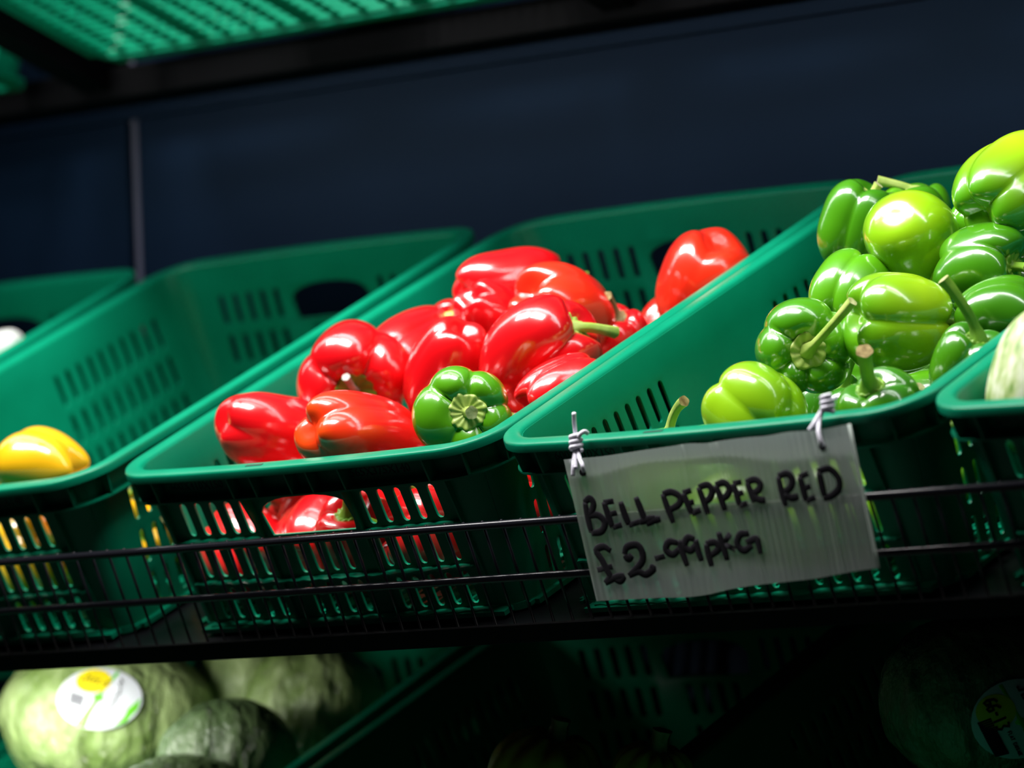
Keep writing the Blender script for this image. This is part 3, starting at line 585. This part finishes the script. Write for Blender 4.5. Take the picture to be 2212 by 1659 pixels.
  ('green pepper in the bottom layer, third row middle', 'midgreen', (0.65, 0.2695, 1.3594), (0.9446, 0.3239, 0.0536), (0.6365, -0.7681, -0.0699), 0.086, 0.08, 3, 328, {'seed': 98, 'group': 'green bell peppers in the crate'}),
  ('green pepper in the bottom layer, third row right', 'green', (0.745, 0.2786, 1.3635), (0.9446, 0.3239, 0.0536), (0.6365, -0.7681, -0.0699), 0.086, 0.08, 4, 369, {'seed': 99, 'group': 'green bell peppers in the crate'}),
  ('green pepper in the bottom layer, fourth row left', 'green', (0.54, 0.3563, 1.3981), (0.9446, 0.3239, 0.0536), (0.6365, -0.7681, -0.0699), 0.086, 0.08, 3, 410, {'seed': 100, 'group': 'green bell peppers in the crate'}),
  ('green pepper in the bottom layer, fourth row middle', 'midgreen', (0.63, 0.3563, 1.3981), (0.9446, 0.3239, 0.0536), (0.6365, -0.7681, -0.0699), 0.086, 0.08, 4, 451, {'seed': 101, 'group': 'green bell peppers in the crate'}),
  ('green pepper in the bottom layer, fourth row right', 'green', (0.73, 0.3608, 1.4001), (0.9446, 0.3239, 0.0536), (0.6365, -0.7681, -0.0699), 0.086, 0.08, 3, 492, {'seed': 102, 'group': 'green bell peppers in the crate'}),
  ('green pepper in the bottom layer, back left', 'green', (0.55, 0.443, 1.4367), (0.9446, 0.3239, 0.0536), (0.6365, -0.7681, -0.0699), 0.086, 0.08, 4, 533, {'seed': 103, 'group': 'green bell peppers in the crate'}),
  ('green pepper in the bottom layer, back right', 'green', (0.66, 0.443, 1.4367), (0.9446, 0.3239, 0.0536), (0.6365, -0.7681, -0.0699), 0.086, 0.08, 3, 574, {'seed': 104, 'group': 'green bell peppers in the crate'}),
  ('yellow bell pepper showing above the rim, bottom left of the frame', 'yellow', (-0.1478, 0.0756, 1.3646), (-0.9629, -0.1831, 0.1984), (0.6365, -0.7681, -0.0699), 0.078, 0.074, 4, 20, {'seed': 111, 'groove': 0.12, 'end': 0.32, 'bl': 0.12, 'group': 'yellow peppers in the left crate'}),
  ('yellow pepper seen through the slots of the left crate', 'yellow', (-0.2, 0.1032, 1.2854), (0.8582, 0.0716, 0.5082), (0.6365, -0.7681, -0.0699), 0.088, 0.082, 4, 0, {'seed': 120, 'group': 'yellow peppers in the left crate'}),
  ('orange pepper seen through the left crate slots at the frame edge', 'orange', (-0.285, 0.105, 1.2862), (0.8582, 0.0716, 0.5082), (0.6365, -0.7681, -0.0699), 0.088, 0.082, 4, 33, {'seed': 121, 'group': 'yellow peppers in the left crate'}),
  ('yellow pepper in the right front corner of the left crate', 'yellow', (-0.105, 0.1187, 1.2923), (0.8582, 0.0716, 0.5082), (0.6365, -0.7681, -0.0699), 0.088, 0.082, 4, 66, {'seed': 122, 'group': 'yellow peppers in the left crate'}),
  ('yellow pepper in the second row of the left crate by its right wall', 'yellow', (-0.11, 0.201, 1.3289), (0.8582, 0.0716, 0.5082), (0.6365, -0.7681, -0.0699), 0.088, 0.082, 4, 99, {'seed': 123, 'group': 'yellow peppers in the left crate'}),
  ('orange pepper in the second row of the left crate', 'orange', (-0.2, 0.1872, 1.3228), (0.8582, 0.0716, 0.5082), (0.6365, -0.7681, -0.0699), 0.088, 0.082, 4, 132, {'seed': 124, 'group': 'yellow peppers in the left crate'})]
for tab in PEPPERS: pepper(tab)

# ------------------------------------------------------------ other produce
def blob(name, label, cat, mt, loc, ax, rgt, L, Wd, opt, parts=None):
    """squashes, onions: ribbed ellipsoid with a stalk"""
    ax = Vector(ax).normalized(); x = Vector(rgt); x = (x - ax * x.dot(ax)).normalized(); y = ax.cross(x)
    m4 = Matrix((x, y, ax)).transposed().to_4x4(); m4.translation = loc
    t = thing(name, label, cat, m4, opt.get('group'))
    me, top = pepper_body(L, Wd / 2, opt.get('k', 10), opt.get('seed', 3), groove=opt.get('groove', .03), end=opt.get('end', .08), taper=opt.get('taper', 0), dent=opt.get('dent', .05), lump=.015, p=1.2, bl=.02)
    link('body', me, M[mt], t)
    v, f = tube([Vector(top) + Vector((0, 0, q * .018)) for q in (-.2, .3, .7, 1)], [.011, .008, .007, .008], 12, True, .12)
    link('stem', mesh('stem', v, f, True, sharp=60), M['drystem'], t)
    return t
for a in [
  ('squash', 'pale green-white streaked squash in the right-hand crate', 'squash', 'squash', (0.8978, 0.0807, 1.3604), (0.2415, 0.2474, 0.9383), (0.6365, -0.7681, -0.0699), 0.1117, 0.1016, {'k': 10, 'seed': 3}),
  ('squash', 'greenish squash low in the right-hand crate, seen through its slots', 'squash', 'squash', (0.905, 0.1092, 1.2892), (0.8364, 0.5447, 0.0615), (0.6365, -0.7681, -0.0699), 0.0781, 0.0645, {'k': 10, 'seed': 4}),
  ('onion', 'white onion in the far left crate', 'onion', 'onion', (-0.5401, 0.4217, 1.5091), (0.1604, 0.082, -0.9836), (0.6365, -0.7681, -0.0699), 0.0494, 0.0494, {'k': 12, 'seed': 5}),
  ('squash', 'dim brown ribbed squash in the shaded lower crate, left', 'squash', 'melon', (0.315, 0.1801, 1.0772), (0.3561, -0.0524, 0.933), (0.6365, -0.7681, -0.0699), 0.0946, 0.0984, {'k': 10, 'seed': 6, 'groove': 0.06}),
  ('squash', 'dim brown ribbed squash in the shaded lower crate, right', 'squash', 'melon', (0.4065, 0.2017, 1.078), (0.3561, -0.0524, 0.933), (0.6365, -0.7681, -0.0699), 0.0637, 0.0711, {'k': 10, 'seed': 7, 'groove': 0.06})]: blob(*a)

def cabbage(label, mt, loc, ax, rgt, sz, seed, lab=None):
    """round cabbage in clear film: overlapping leaf lobes, puckered wrap"""
    ax = Vector(ax).normalized(); x = Vector(rgt); x = (x - ax * x.dot(ax)).normalized(); y = ax.cross(x)
    m4 = Matrix((x, y, ax)).transposed().to_4x4(); m4.translation = loc
    t = thing('wrapped_cabbage', label, 'cabbage', m4, 'film-wrapped cabbages')
    rs = np.random.RandomState(seed); nth, nph = 120, 72
    th = np.linspace(0, 2 * np.pi, nth, endpoint=False); ph = np.linspace(0, np.pi, nph); PH, TH_ = np.meshgrid(ph, th, indexing='ij')
    d = np.stack([np.sin(PH) * np.cos(TH_), np.sin(PH) * np.sin(TH_), np.cos(PH)], -1)
    caps = [(lambda c: c / np.linalg.norm(c))(rs.normal(size=3)) for i in range(7)]; ce = rs.uniform(.15, .6, 7); ca = rs.uniform(.6, 1.2, 7)
    vc = rs.normal(size=(34, 3)); vc /= np.linalg.norm(vc, axis=1)[:, None]; vq = rs.normal(size=(34, 3)); va = rs.uniform(-.4, 1, 34)
    def radius(d):          # wrapper leaves: caps whose edges stand proud; then veins and puckers
        r = np.ones(d.shape[:-1]); wx = d[..., 0]; wz = d[..., 2]; wy = d[..., 1]
        for i in range(7):
            wob = .10 * np.sin(5 * wx + 4 * wz + i) + .06 * np.sin(9 * wy + 2 * i)
            r = r + .030 * ca[i] / (1 + np.exp(-(d @ caps[i] - ce[i] + wob) * 30))
        for i in range(34):
            q = vq[i] - (vq[i] @ vc[i]) * vc[i]; q = q / np.linalg.norm(q); wob = .06 * np.sin(6 * wx + i)
            r = r + .012 * va[i] * np.exp(-((d @ vc[i] + wob) / .035) ** 2) * np.clip(d @ q, 0, 1) ** 1.2
        return r
    r = radius(d)
    P = d * r[..., None] * np.array(sz) / 2
    V = [P[0].mean(0)] + [P[i, j] for i in range(1, nph - 1) for j in range(nth)] + [P[-1].mean(0)]
    F = [(0, 1 + j, 1 + (j + 1) % nth) for j in range(nth)]
    for i in range(nph - 3):
        b0 = 1 + i * nth; b1 = b0 + nth; F += [(b0 + j, b1 + j, b1 + (j + 1) % nth, b0 + (j + 1) % nth) for j in range(nth)]
    b0 = 1 + (nph - 3) * nth; e = len(V) - 1; F += [(b0 + j, e, b0 + (j + 1) % nth) for j in range(nth)]
    link('head', mesh('head', V, F, True), M[mt], t)
    if lab:                 # printed sticker bent round the head: (direction, up, radius, kind)
        c, up, rad, kind = lab; c = Vector(c).normalized(); up = Vector(up); up = (up - c * up.dot(c)).normalized(); rt = up.cross(c)
        S = Vector(sz) / 2
        kmax = max(float(radius(np.array((c + rt * rad * .8 * math.cos(a_) + up * rad * .8 * math.sin(a_)).normalized()))) for a_ in [i * .5 for i in range(13)]) + .01
        def on(u, v, lift):
            q = (c + rt * u + up * v).normalized(); k = kmax + lift; return Vector((q.x * S.x * k, q.y * S.y * k, q.z * S.z * k))
        def patch(nm, poly, mat, lift):
            n = 10; us = [p[0] for p in poly]; vs2 = [p[1] for p in poly]
            bm = bmesh.new(); cx_, cy_ = sum(us) / len(us), sum(vs2) / len(vs2); rings = 6
            prev = None; cv = bm.verts.new(on(cx_, cy_, lift))
            for i in range(1, rings + 1):
                q = i / rings; cur = [bm.verts.new(on(cx_ + (a - cx_) * q, cy_ + (b_ - cy_) * q, lift)) for a, b_ in poly]
                for j in range(len(poly)):
                    j2 = (j + 1) % len(poly)
                    if prev is None: bm.faces.new((cv, cur[j], cur[j2]))
                    else: bm.faces.new((prev[j], cur[j], cur[j2], prev[j2]))
                prev = cur
            me = bm_mesh(nm, bm, True); o = link(nm, me, M[mat], sticker if nm != 'sticker' else t); return o
        R = rad; disc = lambda cx_, cy_, r_, n=32, sy=1: [(cx_ + r_ * math.cos(2 * PI * i / n), cy_ + sy * r_ * math.sin(2 * PI * i / n)) for i in range(n)]
        sticker = patch('sticker', disc(0, 0, R), 'white', 0)
        patch('green_band', [(-.12 * R, -.98 * R), (.12 * R, -.98 * R), (.12 * R, .0), (.04 * R, .95 * R), (-.04 * R, .95 * R), (-.12 * R, 0)], 'lgreen', .003)
        patch('green_band', [(.72 * R, -.66 * R), (.90 * R, -.4 * R), (.96 * R, .1 * R), (.86 * R, .45 * R), (.74 * R, 0)], 'lgreen', .003)
        patch('yellow_disc', disc(-.36 * R, .42 * R, .40 * R, 28), 'lyellow', .006)
        def strokes(nm, segs, lift, r_):
            parts = [tube([on(a * R, b_ * R, lift) for a, b_ in s_], r_, 5) for s_ in segs]
            v, f = join(parts); link(nm, mesh(nm, v, f, True), M['ink'], sticker)
        if kind == 0:
            strokes('printed_word', [[(-.64, .38), (-.58, .30), (-.52, .36), (-.53, .56)], [(-.45, .50), (-.45, .36), (-.36, .36), (-.35, .52)], [(-.22, .50), (-.30, .46), (-.2, .38), (-.28, .33)], [(-.14, .42), (-.08, .42)], [(.0, .55), (-.06, .48), (0, .40), (-.05, .34)]], .009, .0006)
            strokes('barcode', [[(-.62 + .05 * i, -.10), (-.52 + .05 * i, -.42)] for i in range(7)], .005, .0006)
            strokes('printed_line', [[(.30, .45), (.36, .3), (.31, .2), (.38, .1), (.33, 0), (.40, -.1), (.34, -.2), (.42, -.3), (.36, -.45)], [(.16, .75), (.26, .65), (.2, .6), (.3, .5)]], .005, .0007)
        else:
            def glyph(s, x0, y0, h, wd):
                G = {'6': [[(1, 1), (.3, .8), (0, .3), (.3, 0), (.9, .1), (.9, .45), (.2, .45)]], '3': [[(0, 1), (.9, .9), (.4, .55), (.95, .3), (.6, 0), (0, .05)]], '1': [[(.4, 1), (.5, 0)]], '-': [[(.1, .5), (.8, .5)]],
                     'F': [[(0, 0), (0, 1), (.9, 1)], [(0, .5), (.7, .5)]], 'L': [[(0, 1), (0, 0), (.8, 0)]], 'A': [[(0, 0), (.5, 1), (1, 0)], [(.2, .4), (.8, .4)]], 'T': [[(0, 1), (1, 1)], [(.5, 1), (.5, 0)]], 'C': [[(1, .9), (.3, 1), (0, .5), (.3, 0), (1, .1)]], 'B': [[(0, 0), (0, 1), (.8, .8), (0, .5), (.9, .25), (0, 0)]],
                     'G': [[(1, .9), (.3, 1), (0, .5), (.3, 0), (1, .1), (1, .5), (.6, .5)]], 'E': [[(.9, 1), (0, 1), (0, 0), (.9, 0)], [(0, .5), (.7, .5)]], 'S': [[(.9, .9), (.3, 1), (.1, .7), (.8, .4), (.7, .05), (0, .1)]], 'u': [[(0, .6), (.1, 0), (.6, 0), (.7, .6)]], 'n': [[(0, 0), (0, .6), (.6, .55), (.65, 0)]]}
                out = []; yy = y0
                for ch in s:
                    for st in G.get(ch, []): out.append([(x0 + (q[1] - .5) * h, yy - q[0] * wd) for q in st])
                    yy -= wd * 1.35
                return out
            strokes('printed_price', glyph('66-13', -.36, .72, .26, .115), .009, .0011)
            strokes('barcode', [[(-.80, .30 - .052 * i), (-.50, .30 - .052 * i)] for i in range(19)], .005, .0008)
            strokes('printed_name', glyph('FLAT CABBAGE', -.30, -.12, .07, .045), .005, .0004)
            strokes('printed_word', glyph('Sunn', .42, .75, .34, .16), .005, .0010)
    return t
for a in [
  ('big wrapped cabbage with a yellow and white sticker, bottom left', 'cabbage', (-0.2863, 0.2895, 1.1511), (0.076, -0.0277, 0.9967), (0.7675, 0.6398, -0.0407), (0.1858, 0.1436, 0.1393), 5, ((-0.04, -0.93, 0.32), (0.42, 0.05, 0.9), 0.4, 0)),
  ('wrapped cabbage at the back of the lower crate, mostly hidden', 'cabbage', (-0.2251, 0.3997, 1.1741), (0.076, -0.0277, 0.9967), (0.7675, 0.6398, -0.0407), (0.0917, 0.0768, 0.0981), 6, None),
  ('wrinkled wrapped cabbage beside the crate wall, right of the others', 'cabbage', (-0.129, 0.3886, 1.1498), (0.076, -0.0277, 0.9967), (0.7675, 0.6398, -0.0407), (0.1197, 0.1008, 0.1218), 7, None),
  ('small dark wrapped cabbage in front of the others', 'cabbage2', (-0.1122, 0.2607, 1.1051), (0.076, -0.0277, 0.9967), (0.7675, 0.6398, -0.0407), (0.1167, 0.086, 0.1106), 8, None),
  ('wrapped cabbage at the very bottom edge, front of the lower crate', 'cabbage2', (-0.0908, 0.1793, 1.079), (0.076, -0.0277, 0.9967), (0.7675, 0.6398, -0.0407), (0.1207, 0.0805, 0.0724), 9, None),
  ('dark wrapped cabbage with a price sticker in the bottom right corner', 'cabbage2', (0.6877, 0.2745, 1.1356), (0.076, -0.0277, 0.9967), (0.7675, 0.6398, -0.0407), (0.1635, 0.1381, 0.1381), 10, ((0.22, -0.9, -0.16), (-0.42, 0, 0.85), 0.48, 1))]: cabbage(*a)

# ------------------------------------------------------------ handwritten sign tied to the crate
SIGN = {'m': [[1.0, 0.0, 0.0, 0.512834], [0.0, -0.258819, -0.965926, -0.020617], [0.0, 0.965926, -0.258819, 1.33186], [0.0, 0.0, 0.0, 1.0]], 'top': [(-0.00206, -0.00072), (0.01602, -0.00057), (0.03752, -0.00055), (0.05693, 0.00017), (0.07627, 0.00111), (0.10323, 0.0023), (0.11877, 0.00314), (0.13655, 0.00222), (0.15056, 0.00315), (0.17406, 0.00406), (0.19449, 0.00428), (0.21373, 0.00569), (0.23236, 0.00512), (0.24573, 0.00526), (0.26872, 0.00724)], 'bot': [(0.00109, -0.11301), (0.02269, -0.11293), (0.04541, -0.11349), (0.06516, -0.11391), (0.08608, -0.11473), (0.10731, -0.11374), (0.12886, -0.11085), (0.14998, -0.10909), (0.16387, -0.10834), (0.17767, -0.10771), (0.19415, -0.10688), (0.21187, -0.10613), (0.22969, -0.1045), (0.24602, -0.10313), (0.26886, -0.10169)], 'words': [('BELL', [[(0.01144, -0.0346), (0.011, -0.04731), (0.01157, -0.05893)], [(0.01059, -0.03512), (0.01708, -0.03229), (0.01964, -0.03627), (0.01646, -0.04185), (0.01108, -0.04592)], [(0.01108, -0.04592), (0.02151, -0.04563), (0.0268, -0.05174), (0.02178, -0.05838), (0.01142, -0.0595)], [(0.02981, -0.03575), (0.03138, -0.04624), (0.0331, -0.05616)], [(0.02966, -0.03632), (0.0391, -0.03576)], [(0.03153, -0.04567), (0.03998, -0.04504)], [(0.0331, -0.05616), (0.04206, -0.05462)], [(0.04526, -0.03673), (0.04683, -0.04719), (0.0487, -0.05537)], [(0.0487, -0.05537), (0.05866, -0.05366)], [(0.06011, -0.03422), (0.06238, -0.0447), (0.06449, -0.05574)], [(0.06449, -0.05574), (0.07218, -0.05333), (0.07865, -0.05281)], [(0.0586, -0.05389), (0.06676, -0.05243), (0.074, -0.05172)]]), ('PEPPER', [[(0.08568, -0.03356), (0.08764, -0.04512), (0.0903, -0.05672)], [(0.08562, -0.03379), (0.0943, -0.03275), (0.10138, -0.03685), (0.09912, -0.04241), (0.08868, -0.04656)], [(0.10511, -0.03424), (0.10724, -0.04235), (0.10936, -0.05046)], [(0.10511, -0.03424), (0.11322, -0.03248)], [(0.10655, -0.04231), (0.11369, -0.04162)], [(0.10936, -0.05046), (0.11829, -0.04816)], [(0.12062, -0.03069), (0.12272, -0.04162), (0.12428, -0.05194)], [(0.12062, -0.03069), (0.12964, -0.02957), (0.13246, -0.03429), (0.12901, -0.03974), (0.12312, -0.04278)], [(0.13671, -0.03003), (0.13908, -0.03982), (0.14064, -0.05011)], [(0.13671, -0.03003), (0.14527, -0.0289), (0.14889, -0.03366), (0.14561, -0.03853), (0.13934, -0.04153)], [(0.15324, -0.02998), (0.15454, -0.03854), (0.15515, -0.04705)], [(0.15324, -0.02998), (0.16167, -0.02918)], [(0.15386, -0.0385), (0.16129, -0.03728)], [(0.15515, -0.04705), (0.16299, -0.04585)], [(0.16705, -0.02953), (0.16843, -0.03774), (0.16985, -0.04572)], [(0.1656, -0.02989), (0.17426, -0.02798), (0.1792, -0.03112), (0.17663, -0.03601), (0.1689, -0.03856)], [(0.1689, -0.03856), (0.17457, -0.0432), (0.18113, -0.04418)]]), ('RED', [[(0.19765, -0.02672), (0.19812, -0.03852), (0.19899, -0.0498)], [(0.19765, -0.02672), (0.20638, -0.02529), (0.20985, -0.03033), (0.20637, -0.03626), (0.1986, -0.03934)], [(0.20037, -0.04035), (0.20562, -0.04371), (0.21249, -0.04314)], [(0.21674, -0.02855), (0.21763, -0.03755), (0.21824, -0.04709)], [(0.21603, -0.02873), (0.22488, -0.02653)], [(0.21723, -0.03752), (0.22489, -0.03634)], [(0.21824, -0.04709), (0.22683, -0.04484)], [(0.23402, -0.02636), (0.23437, -0.03585), (0.23473, -0.04534)], [(0.23284, -0.02572), (0.24373, -0.02478), (0.24973, -0.03185), (0.24878, -0.03956), (0.24156, -0.04466), (0.23315, -0.04635)]]), ('PRICE', [[(0.02696, -0.07431), (0.02079, -0.07048), (0.01262, -0.07315), (0.01655, -0.08126), (0.01902, -0.08835), (0.02065, -0.09424), (0.01478, -0.09916)], [(0.00965, -0.08843), (0.02527, -0.08638)], [(0.01478, -0.09916), (0.02431, -0.0956), (0.03314, -0.09468), (0.02937, -0.09819), (0.0232, -0.09438)], [(0.03891, -0.07787), (0.04248, -0.0723), (0.05198, -0.07134), (0.05561, -0.07766), (0.05258, -0.08556), (0.03886, -0.09464)], [(0.03886, -0.09464), (0.04808, -0.09201), (0.0545, -0.09467), (0.0626, -0.09072), (0.05955, -0.08883)], [(0.03891, -0.07787), (0.04154, -0.08149), (0.04578, -0.07884)], [(0.06597, -0.08308), (0.07551, -0.08165)], [(0.09057, -0.07219), (0.08247, -0.07092), (0.07778, -0.07661), (0.08315, -0.08093), (0.09081, -0.07678)], [(0.09184, -0.06997), (0.09285, -0.07976), (0.09496, -0.09076)], [(0.10713, -0.07029), (0.10082, -0.06878), (0.09594, -0.07478), (0.10078, -0.07883), (0.10709, -0.07485)], [(0.10782, -0.07033), (0.10829, -0.07949), (0.10946, -0.08755)], [(0.11698, -0.07428), (0.11704, -0.0834), (0.11793, -0.09201)], [(0.11692, -0.0745), (0.12569, -0.07387), (0.12748, -0.07887), (0.11904, -0.08374)], [(0.13044, -0.06596), (0.132, -0.07628), (0.13341, -0.0883)], [(0.14099, -0.06794), (0.13337, -0.07522)], [(0.13337, -0.07522), (0.14267, -0.08052)], [(0.15865, -0.06875), (0.15032, -0.06917), (0.1456, -0.07593), (0.15023, -0.08163), (0.15935, -0.07807)], [(0.15441, -0.07587), (0.16443, -0.07305), (0.16548, -0.07707), (0.16583, -0.08501)]])], 'pen': 0.0031, 'holes': [(0.01526, -0.01172), (0.24123, -0.00773)]}
def sign():
    m4 = Matrix(SIGN['m']); t = thing('price_sign', 'translucent corrugated plastic sign with black handwritten bell pepper price', 'sign', m4)
    top, bot, x1 = SIGN['top'], SIGN['bot'], None
    n = 110; V = []; F = []
    def wave(u): return .0011 * math.sin(u / .28 * 2 * PI * 1.6 + .6) + .0006 * math.sin(u / .28 * 2 * PI * 3.1)
    def lerp(tb, q):
        q = q * (len(tb) - 1); i = min(int(q), len(tb) - 2); f = q - i; return (tb[i][0] * (1 - f) + tb[i + 1][0] * f, tb[i][1] * (1 - f) + tb[i + 1][1] * f)
    T = smooth_path([(a, b_, 0) for a, b_ in top], 16); B = smooth_path([(a, b_, 0) for a, b_ in bot], 16)
    rows = 5; cols = n
    for s, off in ((0, 0.0),):
        for j in range(rows + 1):
            for i in range(cols + 1):
                a = T[int(round(i / cols * (len(T) - 1)))]; b_ = B[int(round(i / cols * (len(B) - 1)))]; p = a.lerp(b_, j / rows)
                V.append((p.x, p.y, wave(p.x) + off + .00035 * (1 if i % 2 else -1)))
    w_ = cols + 1; k = w_ * (rows + 1)
    for j in range(rows):
        for i in range(cols):
            q = (j * w_ + i, (j + 1) * w_ + i, (j + 1) * w_ + i + 1, j * w_ + i + 1); F.append(q)
    link('panel', mesh('panel', V, F, True, sharp=40), M['sign'], t)
    v, f = tube([(p.x, p.y, wave(p.x) + .0004) for p in [T[-1].lerp(B[-1], q / 8) for q in range(9)]], .0013, 8); link('edge_strip', mesh('edge_strip', v, f, True), M['sign'], t)
    for word, strokes_ in SIGN['words']:
        parts = []
        for s_ in strokes_:
            pth = smooth_path([(a, b_, 0) for a, b_ in s_], 5) if len(s_) > 2 else [Vector((*s_[0], 0)), Vector((*s_[1], 0))]
            v, f = tube([(0, 0, 0)] * 2, .001) if False else tube([(p.x, p.y, 0) for p in pth], [SIGN['pen'] * (1 - .25 * abs(2 * i / (len(pth) - 1) - 1) ** 3) for i in range(len(pth))], 10)
            v = [(q[0], q[1], wave(q[0]) + .0008 + q[2] * .12) for q in v]
            parts.append((v, f))
        v, f = join(parts); link('lettering', mesh('lettering', v, f, True), M['ink'], t)
    for hx, hy in SIGN['holes']:
        v, f = tube([(hx, hy, wave(hx) - .001), (hx, hy, wave(hx) + .0012)], .0028, 16); link('hole', mesh('hole', v, f, True, sharp=40), M['ink'], t)  # black plug in the sheet, painted dark in place of an opening
sign()
def cord(label, strands, knot, loc):
    t = thing('cord_tie', label, 'cord', Matrix.Translation(loc), 'cords tying the sign to the crate'); L0 = Vector(loc)
    for st in strands:
        pts = smooth_path([Vector(p) - L0 for p in st], 6); v, f = tube(pts, .0017, 9); link('strand', mesh('strand', v, f, True), M['cord'], t)
    V = []
    K = Vector(knot) - L0
    pts = [K + Vector((.0042 * math.cos(a) * (1 + .2 * math.sin(3 * a)), .0030 * math.sin(a), -.006 + .012 * a / (6 * PI))) for a in [i * 6 * PI / 60 for i in range(61)]]
    v, f = tube(pts, .0020, 8); link('knot', mesh('knot', v, f, True), M['cord'], t)
for a in [
  ('white cord knotted on the crate rim, left end of the sign', [[(0.5234, -0.0213, 1.3659), (0.5206, -0.0178, 1.358), (0.5195, -0.0158, 1.351), (0.5197, -0.0159, 1.3439)], [(0.5214, -0.0175, 1.3427), (0.5262, -0.0191, 1.3487), (0.5292, -0.017, 1.3514), (0.5292, -0.0131, 1.35)], [(0.5205, -0.017, 1.3438), (0.5184, -0.0167, 1.3333), (0.5206, -0.0211, 1.326), (0.5195, -0.0208, 1.318)], [(0.521, -0.0168, 1.3385), (0.526, -0.02, 1.331), (0.5308, -0.0229, 1.3253), (0.5306, -0.0208, 1.3204)], [(0.5198, -0.0173, 1.3421), (0.522, -0.0201, 1.3313), (0.5236, -0.0221, 1.3233)]], (0.5207, -0.0177, 1.3431), (0.5207, -0.0177, 1.3431)),
  ('white cord knotted on the crate rim, right end of the sign', [[(0.7639, -0.0111, 1.3603), (0.7609, -0.0147, 1.3583), (0.7572, -0.0175, 1.3548)], [(0.7617, -0.0119, 1.357), (0.7594, -0.0157, 1.3557), (0.757, -0.0172, 1.3541)], [(0.7578, -0.0182, 1.3541), (0.7529, -0.0189, 1.3483), (0.7517, -0.0246, 1.3414), (0.7488, -0.0268, 1.3365)], [(0.7573, -0.0189, 1.353), (0.7536, -0.0196, 1.3448), (0.757, -0.0266, 1.3359), (0.7592, -0.0278, 1.3289), (0.7599, -0.0257, 1.3241)]], (0.7593, -0.0178, 1.3557), (0.7593, -0.0178, 1.3557))]: cord(*a)
